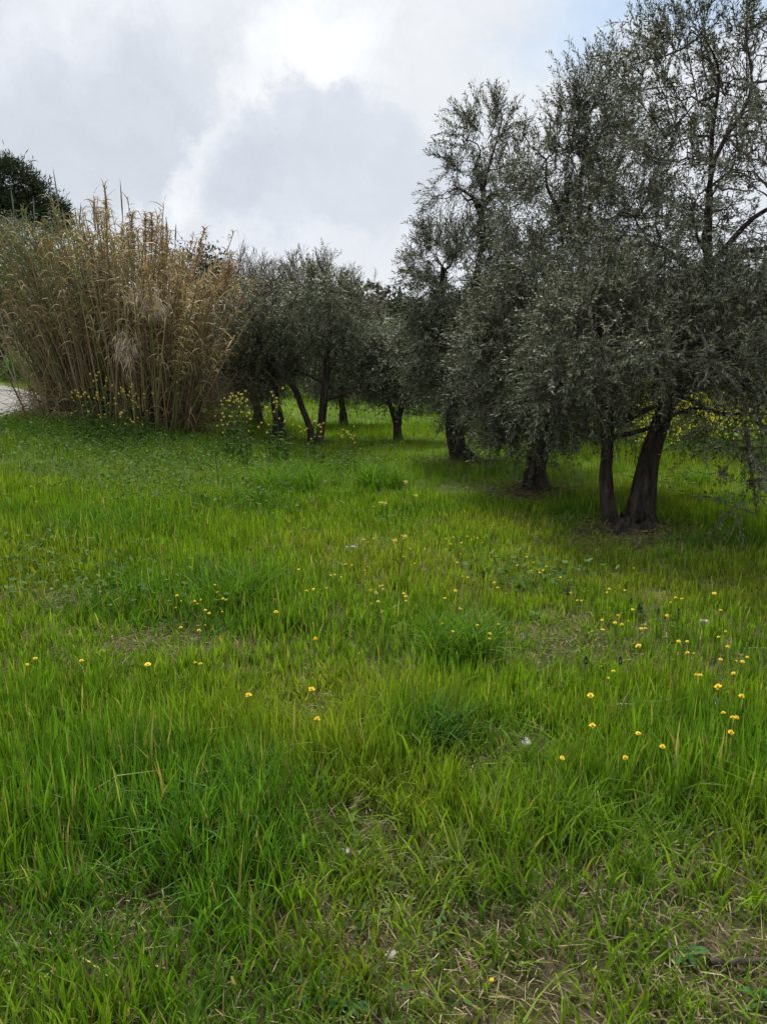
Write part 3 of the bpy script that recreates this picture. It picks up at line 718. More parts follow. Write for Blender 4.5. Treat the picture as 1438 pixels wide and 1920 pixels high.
def cane_leaves(n, lo, hi, dens_pow, green_p, L0, L1, sagm, pick=None):
    ci = r.integers(0, 430, n) if pick is None else pick[r.integers(0, len(pick), n)]
    t = lo + (hi-lo)*r.random(n)**dens_pow
    u = t*8 - 1e-6; i0 = u.astype(int); f = (u-i0)[:, None]
    S = canes[ci, i0]*(1-f) + canes[ci, i0+1]*f
    az = r.random(n)*2*PI; el = r.uniform(.3, 1.35, n)
    D = np.stack([np.cos(az)*np.cos(el), np.sin(az)*np.cos(el), np.sin(el)], 1)
    Ln = r.uniform(L0, L1, (n, 1)); sag = (sagm*(.4+.9*r.random((n, 1))))
    gp = green_p*np.clip(.35 - S[:, 0]/(2.2), 0, 1.2)*np.clip((t-.5)*3, 0, 1)
    c = np.where((r.random(n) < gp)[:, None], GRN[r.integers(0, 3, n)], DRY[r.integers(0, 5, n)])*(.65+.55*r.random((n, 1)))
    return S, D, Ln, sag, c
B = Buf()
S, D, Ln, sag, c = cane_leaves(12500, .42, 1.0, .75, .95, .10, .32, .9); ribbons(B, S, D, Ln, .010+.011*r.random((len(S), 1)), sag, c, r)
S, D, Ln, sag, c = cane_leaves(2600, .85, 1.0, .8, .9, .18, .36, .7); D = unit(D + np.array([0, 0, .8])); ribbons(B, S, D, Ln, .010+.010*r.random((len(S), 1)), sag, c, r)
B.build('leaf_mass', M_reed, reed, False, 'stuff')
B = Buf()
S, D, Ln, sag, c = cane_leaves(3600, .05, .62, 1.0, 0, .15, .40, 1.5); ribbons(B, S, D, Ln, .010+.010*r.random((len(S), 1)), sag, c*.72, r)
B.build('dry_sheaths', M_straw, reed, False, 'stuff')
# seed plumes and spear-like leader tips on top
def plume(px, py, Hh, wd, lean, col, dy=0.0):
    B = Buf(); p1 = img(px, py, dR + dy) - cR; p0 = p1 - np.array([lean, 0, Hh])
    P = np.stack([p0*(1-t) + p1*t for t in np.linspace(0, 1, 6)]); 
    V, F = tubes(P[None], np.linspace(.009, .003, 6)[None], 4); B.add(V, F, np.array(col)*.8)
    n = 150; t = r.uniform(.35, 1, n)[:, None]; S = p0*(1-t) + p1*t
    D = unit((p1-p0)[None]/Hh + r.normal(size=(n, 3))*.6); ribbons(B, S, D, wd*(.6+.8*r.random((n, 1))), np.full((n, 1), .012), np.full((n, 1), .7), np.array(col)*(.7+.5*r.random((n, 1))), r)
    B.build('plume', M_reed, reed)
for (px, py, Hh, wd, ln) in [(382, 430, .8, .15, .22), (432, 478, .9, .24, .16), (425, 500, .7, .22, .10), (246, 402, .7, .14, .0), (285, 400, .7, .14, .05), (272, 396, .7, .12, .03), (198, 372, .8, .11, .02), (188, 396, .6, .12, -.02), (305, 425, .6, .12, .05), (240, 440, .6, .14, -.03)]:
    plume(px, py, Hh, wd, ln, (.30, .20, .10), r.uniform(-.3, .3))
for (px, py, Hh, ln) in [(99, 312, 1.1, -.08), (94, 350, .7, -.03), (225, 333, 1.1, .0), (196, 345, .7, -.03), (140, 385, .6, -.03), (152, 378, .6, .10), (20, 348, .8, -.02), (62, 366, .6, .02), (38, 380, .7, -.06), (174, 375, .6, 0), (312, 405, .5, .04), (330, 418, .5, .05), (116, 388, .5, -.04)]:
    p1 = img(px, py, dR + r.uniform(-.3, .3)) - cR; p0 = p1 - np.array([ln, 0, Hh]); B = Buf()
    P = np.stack([p0*(1-t) + p1*t for t in np.linspace(0, 1, 8)])
    V, F = tubes(P[None], np.array([[.007, .007, .006, .006, .013, .012, .008, .001]]), 5); B.add(V, F, (.11, .12, .075)); B.build('leader_tip', M_cane, reed, True)
def flop(px, py, rx, rz, n, dd=-1.15):
    B = Buf(); c0 = img(px, py, dR + dd) - cR
    S = c0 + r.normal(size=(n, 3))*np.array([rx, .06, rz])*.5; D = unit(r.normal(size=(n, 3)) + np.array([0, -.2, -.1]))
    ribbons(B, S, D, r.uniform(.07, .15, (n, 1)), .009+.008*r.random((n, 1)), np.full((n, 1), 1.2), np.array([(.55, .46, .33)])*(.7+.5*r.random((n, 1))), r)
    o = B.build('dead_leaf_tuft', M_straw, reed); o['label'] = 'pale bleached tuft of hanging dead leaves'
flop(235, 648, .18, .24, 260); flop(268, 558, .30, .20, 280, -1.1); flop(295, 575, .2, .16, 90, -1.1)
# brown dead brush at the foot of the reeds
def brush(px, py, wpx, hpx, n, label, col, dd=-.6, flat=.3):
    b = onground(px, py); t = Buf(); m = b[1]/FPX
    S = np.stack([r.normal(size=n)*wpx*m*.4, r.normal(size=n)*.3, np.abs(r.normal(size=n))*hpx*m*.4], 1)
    D = unit(r.normal(size=(n, 3))*np.array([1, .7, flat+.3]) + np.array([0, 0, .3])); ln = r.uniform(.25, .75, (n, 1))
    P = bez(S, S + D*ln*.5 + r.normal(size=S.shape)*.06, S + D*ln - np.array([0, 0, .18])*ln, 5)
    P[..., 2] = np.maximum(P[..., 2], -.03)
    V, F = tubes(P, np.linspace(.0045, .0018, 5)[None].repeat(n, 0), 3); t.add(V, F, np.repeat(np.array([col])*(.6+.8*r.random((n, 1))), 15, 0))
    o = t.build('dry_brush', M_twig, kind='stuff'); o.location = b; tag(o, label, 'brush'); return o
brush(335, 800, 140, 210, 2200, 'tangled brown dead brush at the right foot of the reeds', (.17, .125, .08))
brush(105, 785, 80, 90, 900, 'tan dry brush spilling onto the road edge left of the reeds', (.24, .19, .10))

# ------------------------------------------------------------------ grass
BARE = [(1180, 1000, .42, .75), (1000, 930, .42, .7), (870, 872, .42, .7), (590, 838, .4, .6), (747, 830, .4, .6), (670, 1555, .16, .9), (900, 1440, .16, .9), (760, 1660, .25, .55), (985, 1415, .12, 1.0), (960, 1450, .12, .7), (900, 1860, .34, .8), (700, 1780, .22, .6), (1380, 1850, .30, .9), (1220, 1600, .16, .7), (1300, 1600, .14, .6), (240, 1720, .16, .6), (80, 1780, .2, .5), (1050, 1215, .22, .7), (1130, 1240, .15, .5),
        (300, 1200, .22, .7), (590, 1345, .18, .6), (1100, 1760, .28, .6), (480, 1870, .25, .5), (1000, 1790, .25, .65), (1010, 920, .45, .5), (120, 1140, .2, .5), (620, 1640, .18, .5)]
BP = [(onground(a, b_), rr, k) for a, b_, rr, k in BARE]
def bare(x, y):
    v = np.zeros(np.shape(x))
    for p, rr, k in BP: v = np.maximum(v, k*np.exp(-((x-p[0])**2 + (y-p[1])**2)/(2*rr*rr)*(1 + .8*(vnoise(x*9, y*9)-.5))))
    return v
TALL = [(430, 1120, .45, .10), (840, 1210, .35, .09), (820, 1400, .20, .10), (200, 1000, .5, .10), (150, 1500, .5, .08), (380, 1560, .35, .08), (700, 905, .5, .1), (560, 900, .5, .1), (1000, 1500, .4, .05), (60, 1350, .5, .06)]
TP = [(onground(a, b_), rr, k) for a, b_, rr, k in TALL]
def tall(x, y):
    v = np.zeros(np.shape(x))
    for p, rr, k in TP: v = np.maximum(v, k*np.exp(-((x-p[0])**2 + (y-p[1])**2)/(2*rr*rr)))
    return v
def scatter(n, y0, y1, k=.66, m=.9):
    """points spread evenly over the ground in front of the camera"""
    y = np.sqrt(R.random(n)*(y1*y1 - y0*y0) + y0*y0)
    return R.uniform(-1, 1, n)*(k*y + m), y
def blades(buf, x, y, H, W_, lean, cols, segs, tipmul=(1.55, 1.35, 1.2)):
    n = len(x); z = height(x, y) - .01
    az = R.random(n)*2*PI; dirv = np.stack([np.cos(az), np.sin(az), np.zeros(n)], 1)
    fa = R.random(n)*2*PI; w = np.stack([np.cos(fa), np.sin(fa), np.zeros(n)], 1)
    t = np.linspace(0, 1, segs+1)
    P = np.stack([x, y, z], 1)[:, None] + dirv[:, None]*(lean*H)[:, None, None]*(t**2)[None, :, None] + np.array([0, 0, 1.])*(H[:, None]*(t - .45*np.minimum(lean, 1.3)[:, None]*t**2.4))[..., None]
    wid = (1 - t**1.8)*.5*(.55 + .9*np.minimum(t*2.5, .5)); 
    L_ = P[:, :-1] - w[:, None]*(W_[:, None]*wid[None, :-1])[..., None]; Rr = P[:, :-1] + w[:, None]*(W_[:, None]*wid[None, :-1])[..., None]
    V = np.concatenate([np.stack([L_, Rr], 2).reshape(n, -1, 3), P[:, -1:]], 1); k = V.shape[1]
    base = (np.arange(n)*k)[:, None]
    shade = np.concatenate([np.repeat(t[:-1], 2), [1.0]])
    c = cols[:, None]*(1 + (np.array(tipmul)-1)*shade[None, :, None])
    q = [base + np.array([2*s, 2*s+1, 2*s+3, 2*s+2]) for s in range(segs-1)]
    m0 = buf.n
    buf.V.append(V.reshape(-1, 3)); buf.C.append(c.reshape(-1, 3)); buf.n += n*k
    if q: buf.Q.append(np.concatenate(q) + m0)
    buf.T.append(base + np.array([2*segs-2, 2*segs-1, 2*segs]) + m0)
R = np.random.default_rng(91)
G1, G2, G3 = np.array((.100, .192, .012)), np.array((.054, .142, .014)), np.array((.140, .205, .018))
def gcol(x, y, n):
    a = smooth((fbm(x*.7+3, y*.7) - .38)*4)[:, None]; b_ = smooth((fbm(x*1.6+30, y*1.6+8) - .5)*4)[:, None]
    c = G1*(1-a*.75) + G3*a*.75; c = c*(1-.85*b_) + G2*.85*b_
    tl = np.clip(tall(x, y)*9, 0, .9)[:, None]; c = c*(1-tl) + G2*tl
    yel = (R.random(n) < .02)[:, None]
    c = np.where(yel, np.array((.20, .20, .06)), c)
    c = np.where((R.random(n) < .06)[:, None], np.array((.19, .21, .085)), c)
    return c*(.72 + .5*R.random((n, 1)))
def lawn(n, y0, y1, h0, W0, segs, k=.66, m=.9, dens=1.0):
    nt_ = int(n*.72/11); x, y = scatter(nt_, y0, y1, k, m)          # blades grow in tufts, with loose ones between
    hf = np.repeat(.6 + .75*R.random(nt_), 11); cf = np.repeat(.62 + .68*R.random(nt_), 11)
    sg = np.repeat((.012 + .022*R.random(nt_))*(1 + .10*y), 11)
    x = np.repeat(x, 11) + R.normal(size=nt_*11)*sg; y = np.repeat(y, 11) + R.normal(size=nt_*11)*sg
    x2, y2 = scatter(n - nt_*11, y0, y1, k, m)
    x = np.concatenate([x, x2]); y = np.concatenate([y, y2]); o = np.ones(len(x2)); hf = np.concatenate([hf, o*.8]); cf = np.concatenate([cf, o])
    bb = bare(x, y); dn = .35 + 1.05*fbm(x*2.3+5, y*2.3)
    keep = (R.random(len(x)) > bb*.82) & (R.random(len(x)) < dn) & (road_dist(x, y) > 1.45)
    x, y, bb, hf, cf = x[keep], y[keep], bb[keep], hf[keep], cf[keep]; n = len(x)
    lush = smooth((fbm(x*.8+9, y*.8+2) - .3)*2.4)
    H = hf*h0*(.5 + .7*R.random(n))*(.68 + .62*lush)*(1 - .55*bb) + tall(x, y)*(.5+.6*R.random(n))
    H = H*(1 - .12*smooth((2.3 - y)/.9)*smooth((x + .55)/.5))
    W_ = W0*(.55 + .8*R.random(n))*(.8 + .25*hf)
    lean = .05 + .32*R.random(n)**2 + .7*(R.random(n) < .09) + .5*bb
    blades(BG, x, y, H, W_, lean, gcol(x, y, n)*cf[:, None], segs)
BG = Buf()
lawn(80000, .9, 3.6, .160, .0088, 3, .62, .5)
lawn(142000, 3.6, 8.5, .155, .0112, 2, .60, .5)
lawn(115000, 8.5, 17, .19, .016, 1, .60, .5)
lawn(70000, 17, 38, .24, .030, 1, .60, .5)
tag(BG.build('grass', M_grass, kind='stuff'), 'uneven bright green meadow grass covering the clearing', 'grass')
BS = Buf()
x, y = scatter(150000, .9, 6.5, .62, .5); keep = R.random(len(x)) < (.10 + 1.0*bare(x, y) + .20*smooth((3.0-y)/1.6)); x, y = x[keep], y[keep]; n = len(x)
z = height(x, y); S = np.stack([x, y, z + .003 + .03*R.random(n)], 1); az = R.random(n)*2*PI
D = np.stack([np.cos(az), np.sin(az), R.normal(size=n)*.22], 1)
sc = np.array([(.29, .23, .125), (.38, .31, .19), (.22, .17, .09), (.20, .20, .06), (.15, .11, .06)])[R.integers(0, 5, n)]*(.7+.5*R.random((n, 1)))
ribbons(BS, S, D, R.uniform(.02, .10, (n, 1)), .0018+.0026*R.random((n, 1)), np.full((n, 1), .12), sc, R, 3)
tag(BS.build('dry_straw', M_straw, kind='stuff'), 'matted tan straw and dead stalks lying in the thin patches of grass', 'straw')
# low broad weed leaves in patches
BW = Buf()
def weeds(n, y0, y1, cut, sz, h, cols, mask=None):
    x, y = scatter(n, y0, y1, .6, .5)
    v = fbm(x*.9+40, y*.9+21); p = smooth((v - cut)*7)
    if mask is not None: p = np.maximum(p*.3, mask(x, y))
    keep = (R.random(n) < p) & (road_dist(x, y) > 1.5); x, y = x[keep], y[keep]; n = len(x)
    c0 = np.stack([x, y, height(x, y) + h*(.3 + .8*R.random(n))], 1)
    az = R.random(n)*2*PI; ld = unit(np.stack([np.cos(az), np.sin(az), R.normal(size=n)*.6 + .1], 1)); nr = unit(np.array([0, 0, .8]) + R.normal(size=(n, 3))*.55)
    w = unit(np.cross(ld, nr)); l = sz*(.6+.8*R.random((n, 1))); ww = l*(.42+.2*R.random((n, 1)))
    V = np.stack([c0, c0+ld*l*.3-w*ww*.45, c0+ld*l*.7-w*ww*.4-nr*l*.05, c0+ld*l-nr*l*.12, c0+ld*l*.7+w*ww*.4-nr*l*.05, c0+ld*l*.3+w*ww*.45], 1)
    b_ = np.arange(n)[:, None]*6
    F = np.concatenate([b_+np.array([0, 1, 2, 3]), b_+np.array([0, 3, 4, 5])])
    c = np.array(cols)[R.integers(0, len(cols), n)]*(.7+.6*R.random((n, 1)))
    BW.add(V.reshape(-1, 3), F, np.repeat(c, 6, 0))
WD = [(.06, .12, .022), (.075, .14, .025), (.05, .10, .025), (.10, .16, .03)]
pw = [(onground(a, b_), rr) for a, b_, rr in [(290, 880, .9), (330, 930, .8), (400, 860, .9), (220, 850, .9), (150, 830, 1.2), (420, 940, .5), (100, 1080, .5), (250, 1130, .4), (80, 820, 1.2), (1000, 1100, .25), (660, 880, .4), (450, 860, .6)]]
def pmask(x, y):
    v = np.zeros(np.shape(x))
    for p, rr in pw: v = np.maximum(v, .85*np.exp(-((x-p[0])**2+(y-p[1])**2)/(2*rr*rr)))
    return v
weeds(30000, 1.0, 5.0, .635, .022, .05, WD)
weeds(70000, 4.5, 13, .70, .044, .18, WD, pmask)
tag(BW.build('weed_leaves', M_weed, kind='stuff'), 'low leafy weeds spreading through the grass', 'weeds')

# fallen leaves and twigs under the near olives
BL = Buf(); rl = np.random.default_rng(95); P = []
for (a, b_, rad, n) in [(1180, 992, .75, 2600), (1000, 925, .75, 2000), (870, 868, .8, 1500)]:
    c0 = onground(a, b_); q = rl.normal(size=(n, 2))*rad*.6; P.append(np.stack([c0[0]+q[:, 0], c0[1]+q[:, 1], height(c0[0]+q[:, 0], c0[1]+q[:, 1]) + .008 + .03*rl.random(n)], 1))
P = np.concatenate(P); n = len(P); az = rl.random(n)*2*PI; D = np.stack([np.cos(az), np.sin(az), rl.normal(size=n)*.2], 1)
ribbons(BL, P, D, rl.uniform(.035, .08, (n, 1)), .010+.006*rl.random((n, 1)), np.full((n, 1), .1), np.array([(.12, .085, .05), (.17, .13, .08), (.08, .06, .04)])[rl.integers(0, 3, n)]*(.7+.6*rl.random((n, 1))), rl, 4)
tag(BL.build('leaf_litter', M_straw, kind='stuff'), 'brown fallen leaves scattered round the feet of the near olives', 'leaf litter')

# ------------------------------------------------------------------ mustard field at the right
BM = Buf(); n = 4200
x = R.uniform(1.9, 12, n); y = R.uniform(10.4, 20, n)
keep = (x > 2.2 + np.maximum(13.5-y, 0)*.55) & (y > 10.5 + .6*fbm(x, y)) & (R.random(n) < .4 + fbm(x*.6, y*.6)); x, y = x[keep], y[keep]; n = len(x)
z = height(x, y); H = .40 + .38*R.random(n)
S = np.stack([x, y, z - .02], 1); E = S + np.stack([R.normal(size=n)*.08, R.normal(size=n)*.08, H], 1)
V, F = tubes(bez(S, (S+E)/2 + R.normal(size=S.shape)*.04, E, 3), np.full((n, 3), .005), 3); BM.add(V, F, (.08, .13, .025))
def quads(buf, c0, size, cols, up=.4):
    n = len(c0); ld = unit(R.normal(size=(n, 3)) + np.array([0, 0, up])); w = unit(np.cross(ld, R.normal(size=(n, 3)))); l = size*(.6+.8*R.random((n, 1)))
    V = np.stack([c0-ld*l*.5, c0-w*l*.32, c0+ld*l*.5, c0+w*l*.32], 1); buf.add(V.reshape(-1, 3), np.arange(4*n).reshape(-1, 4), np.repeat(cols, 4, 0))
k = 6; t = R.random((n*k, 1))**.8
quads(BM, np.repeat(S, k, 0)*(1-t) + np.repeat(E, k, 0)*t + R.normal(size=(n*k, 3))*.06, .10, np.array([(.085, .135, .025)])*(.7+.6*R.random((n*k, 1))))
k = 10; quads(BM, np.repeat(E, k, 0) + R.normal(size=(n*k, 3))*np.array([.06, .06, .06]), .034, np.array([(.68, .58, .06)])*(.75+.4*R.random((n*k, 1))), 1.0)
tag(BM.build('mustard_field', M_weed, kind='stuff'), 'dense field of yellow-flowering mustard beyond the near olive at the right', 'flower field')

# ------------------------------------------------------------------ mustard plants
def mustard_parts(seed, nb):
    r = np.random.default_rng(seed); S, E = [], []
    st = np.array([(0, 0, -.03), (.01, 0, .3), (.03*r.normal(), .02, .62), (.05*r.normal(), .03*r.normal(), .95)]); P = spline(st, 9)
    B = Buf(); V, F = tubes(P[None], np.linspace(.010, .004, 9)[None], 5); B.add(V, F, (.08, .115, .03))
    tips = [P[-1]]
    for q in range(nb):
        s = P[r.integers(3, 8)]; a = r.random()*6.28
        e = s + np.array([math.cos(a)*.16, math.sin(a)*.16, .18 + .2*r.random()]); tips.append(e)
        V, F = tubes(bez(s[None], ((s+e)/2 + np.array([math.cos(a)*.05, math.sin(a)*.05, -.02]))[None], e[None], 5), np.linspace(.006, .003, 5)[None], 4); B.add(V, F, (.09, .13, .03))
    L_ = Buf(); n = 46; t = r.random(n)**1.5*.75; i0 = (t*8).astype(int); s = P[i0]; a = r.random(n)*6.28
    D = np.stack([np.cos(a), np.sin(a), .35+.4*r.random(n)], 1); D = unit(D)
    ribbons(L_, s, D, (.22 - .16*t[:, None])*(.6+.6*r.random((n, 1))), .055*(1-.6*t[:, None]), np.full((n, 1), .5), np.array([(.065, .115, .03)])*(.7+.6*r.random((n, 1))), r)
    return B.mesh('stems', M_weed, True), L_.mesh('leaves', M_weed), tips
def head_mesh(seed):
    r = np.random.default_rng(seed); B = Buf()
    n = 30; c = r.normal(size=(n, 3))*np.array([.016, .016, .013]); 
    global R
    keep = R; R = r
    for q in range(2): quads(B, c + r.normal(size=c.shape)*.004, .019, np.array([(.70, .60, .14)])*(.8+.35*r.random((n, 1))), .8)
    quads(B, r.normal(size=(10, 3))*.008 + np.array([0, 0, .008]), .012, np.array([(.30, .33, .06)]).repeat(10, 0), 1)
    R = keep
    return B.mesh('flower_head', M_petal)
MV = [mustard_parts(200+q, 3+q) for q in range(4)]; HV = [head_mesh(300+q) for q in range(3)]
rr = np.random.default_rng(33)
def mustard(px, py, Hm, label, group=None):
    b = onground(px, py); v = rr.integers(0, 4)
    t = thing('mustard_plant', label, 'flower plant', b, rr.random()*6.28, Hm/.95, group)
    link('stems', MV[v][0], t); link('leaves', MV[v][1], t, 'stuff')
    for p in MV[v][2]:
        o = link('flower_head', HV[rr.integers(0, 3)], t); o.location = p; o.scale = (.55/(Hm/.95)**.5,)*3; o.rotation_euler = (0, 0, rr.random()*6)
    return t
for a in [(150, 822, .62), (165, 828, .7), (178, 815, .8), (195, 826, .6), (140, 815, .55), (205, 818, .75), (222, 828, .7), (236, 832, .75), (248, 826, .6), (262, 832, .6), (276, 826, .7), (190, 838, .45), (228, 842, .45), (258, 845, .4)]:
    mustard(*a, 'leafy mustard plant with pale yellow heads against the foot of the reeds', 'mustard at the foot of the reeds')
for a in [(418, 850, .72), (432, 856, .8), (446, 860, .85), (458, 852, .8), (470, 858, .75), (440, 848, .7), (425, 862, .6), (455, 868, .7)]:
    mustard(*a, 'yellow-headed mustard plant in the thick cluster right of the reeds', 'mustard cluster between reeds and olives')
for a, w_ in zip([(506, 862, .7), (520, 866, .85), (530, 858, .9), (538, 870, .6)], ['leftmost of four', 'second of four from the left', 'tallest of four', 'shortest and rightmost of four']):
    mustard(*a, 'slender yellow mustard plant before the leaning hollow trunk, ' + w_, 'mustard before the leaning trunk')
for a, w_ in zip([(575, 872, .5), (590, 866, .6), (604, 874, .55)], ['leftmost', 'middle', 'rightmost']):
    mustard(*a, 'slender yellow mustard plant before the V-shaped trunk, ' + w_ + ' of three', 'mustard before the V-shaped trunk')
for a, w_ in zip([(640, 872, .42), (652, 878, .5), (664, 880, .42)], ['leftmost', 'middle', 'rightmost']):
    mustard(*a, 'short mustard plant in open grass left of the lone small olive, ' + w_ + ' of three', 'mustard in the open grass')
def thin_mustard(px, py, hx, hy, label, extra=0, col=(.09, .13, .03)):
    b = onground(px, py); tip = img(hx, hy, b[1]) - b
    t = thing('mustard_plant', label, 'flower plant', b)
    P = spline([(0, 0, -.02), tip*np.array([.3, 1, .4]), tip*np.array([.65, 1, .75]), tip], 9)
    B = Buf(); V, F = tubes(P[None], np.linspace(.0038, .002, 9)[None], 5); B.add(V, F, col); tips = [P[-1]]
    for q in range(extra):
        s0 = P[5 - q]; e = s0 + np.array([(-1)**(q+1)*.05, .02, .07]); tips.append(e); V, F = tubes(np.stack([s0, (s0+e)/2 - np.array([0, 0, .01]), e])[None], np.array([[.0022, .002, .0015]]), 4); B.add(V, F, col)
    B.build('stems', M_weed, t, True)
    for q in range(4):
        L_ = Buf(); a = rr.random()*6; ribbons(L_, P[q:q+1], unit(np.array([[math.cos(a), math.sin(a), .5]])), np.array([[.10]]), np.array([[.022]]), np.array([[.5]]), np.array([(.07, .125, .03)]), rr); L_.build('leaf', M_weed, t)
    for p in tips:
        o = link('flower_head', HV[rr.integers(0, 3)], t); o.location = p; o.scale = (.62,)*3
thin_mustard(752, 1000, 760, 903, 'lone tall mustard plant with a pale head, farthest out in the middle of the clearing')
thin_mustard(764, 985, 780, 929, 'single thin mustard plant leaning right in the middle of the clearing')
thin_mustard(728, 990, 722, 943, 'single short mustard plant left of the tall pair in the clearing', 1)
thin_mustard(746, 1100, 758, 1005, 'nearest thin mustard plant with two heads on a dark stem, centre of the clearing', 1, (.06, .07, .03))
mustard(708, 1185, .24, 'low bushy yellow-topped plant in front of the thin mustard stem')

# dark dry stems in the mustard
for (px, py, Hh, lab) in [(408, 912, .45, 'dark dry upright stalk standing in the grass, leftmost of three'), (463, 880, .8, 'tallest dark dry stalk, beside the mustard cluster'), (528, 862, .35, 'short dark dry stalk before the leaning trunk')]:
    b = onground(px, py); B = Buf(); V, F = tubes(np.array([[(0, 0, -.03), (.01, 0, Hh*.3), (-.01, .01, Hh*.7), (.01, 0, Hh)]]), np.array([[.007, .006, .005, .003]]), 5); B.add(V, F, (.05, .04, .03))
    for q in range(3):
        s = np.array((0, 0, Hh*(.4+.2*q))); e = s + np.array((.08*(-1)**q, .03, .1)); V, F = tubes(np.stack([s, (s+e)/2, e])[None], np.array([[.003, .0025, .0015]]), 4); B.add(V, F, (.06, .045, .03))
    o = B.build('dry_stalk', M_twig); o.location = b; tag(o, lab, 'stalk')

# ------------------------------------------------------------------ small yellow flowers
def daisy(seed):
    r = np.random.default_rng(seed); S = Buf(); V, F = tubes(np.array([[(.012, .006, -.17), (.006, .004, -.1), (0, 0, -.03), (0, 0, 0)]]), np.array([[.0016, .0014, .0013, .0022]]), 5); S.add(V, F, (.10, .14, .03))
    H = Buf()
    for ring, (n, l, z, el) in enumerate([(16, .0155, 0, .10), (13, .012, .0022, .35), (9, .008, .004, .7)]):
        a = np.arange(n)*2*PI/n + r.random(n)*.2 + ring*.3; L_ = l*(.9+.2*r.random(n)); e = el + .12*r.normal(size=n)
        d = np.stack([np.cos(a)*np.cos(e), np.sin(a)*np.cos(e), np.sin(e)], 1); w = np.stack([-np.sin(a), np.cos(a), 0*a], 1)
        c0 = np.tile(np.array([0, 0, z]), (n, 1)); wd = l*.26
        V = np.stack([c0, c0+d*L_[:, None]*.55-w*wd, c0+d*L_[:, None]-w*wd*.6, c0+d*L_[:, None]+w*wd*.6, c0+d*L_[:, None]*.55+w*wd], 1)
        b_ = np.arange(n)[:, None]*5
        H.add(V.reshape(-1, 3), np.concatenate([b_+np.array([0, 1, 2, 3])]), np.repeat(np.array([(.82, .62, .05)])*(.85+.25*r.random((n, 1))), 5, 0))
        H.T.append(b_ + np.array([0, 3, 4]) + H.n - n*5)
    C = Buf(); th, ph = np.meshgrid(np.arange(10)*2*PI/10, np.linspace(0, PI/2, 4)); V = np.stack([.006*np.cos(ph)*np.cos(th), .006*np.cos(ph)*np.sin(th), .002+.005*np.sin(ph)], -1)
    kk, jj = np.meshgrid(np.arange(3), np.arange(10), indexing='ij'); j2 = (jj+1) % 10
    C.add(V, np.stack([kk*10+jj, kk*10+j2, (kk+1)*10+j2, (kk+1)*10+jj], -1).reshape(-1, 4), (.78, .50, .02))
    return S.mesh('stem', M_weed), H.mesh('petals', M_petal), C.mesh('flower_centre', M_petal, True)
DV = [daisy(400+q) for q in range(3)]
def flower(px, py, label, group=None, up=.19, sc=1.0):
    p = onground(px, py, up); v = rr.integers(0, 3)
    t = thing('yellow_flower', label, 'flower', (p[0], p[1], p[2] + up), rr.random()*6.28, sc*rr.uniform(.7, 1.15), group)
    t.rotation_euler = (rr.normal()*.2 + .1, rr.normal()*.22, rr.random()*6.28)
    s = link('stem', DV[v][0], t); s.scale = (1, 1, max(up/.165/sc, .6))
    h_ = link('flower_head', DV[v][1], t); h_.scale = (1, 1, rr.uniform(.8, 1.9)); link('flower_centre', DV[v][2], h_)
single = [(1054, 1422, 'nearest large yellow flower at the right, below the white stone'), (1173, 1422, 'large yellow flower, middle of the nearest three in the right grass'), (1242, 1401, 'large yellow flower, rightmost of the nearest three in the right grass'),
          (1197, 1376, 'yellow flower just above the nearest three in the right grass'), (1370, 1374, 'single yellow flower below the close pair near the right edge'), (1110, 1362, 'single yellow flower above and right of the white stone'),
          (1356, 1338, 'small yellow flower just above left of the close pair near the right edge'), (1390, 1306, 'small single yellow flower above the close pair at the right edge'), (1346, 1289, 'small single yellow flower right, below the cluster of four at the right edge'),
          (1107, 1305, 'small orange-yellow flower alone below the two dark purple hyacinths'), (584, 1293, 'large single yellow flower just left of the picture centre'), (594, 1350, 'yellow flower beside the straw patch left of centre'), (466, 1304, 'single yellow flower alone left of the centre, beyond the long arching blade'),
          (591, 1200, 'single yellow flower in the middle of the clearing above the centre'), (518, 1148, 'single yellow flower right of the tall dark grass tussock'), (277, 1246, 'single orange-yellow flower in the left grass'), (153, 1239, 'single small yellow flower between the left pair and the orange one'),
          (922, 1838, 'tiny yellow flower in the straw at the bottom of the picture'), (1197, 1212, 'single small yellow flower below the middle cluster on the right'), (1339, 1113, 'orange-tinted small flower far right near the tree shade')]
for a, b_, lab in single: flower(a, b_, lab, up=.21 if b_ < 1800 else .05, sc=.85 if b_ < 1800 else .45)
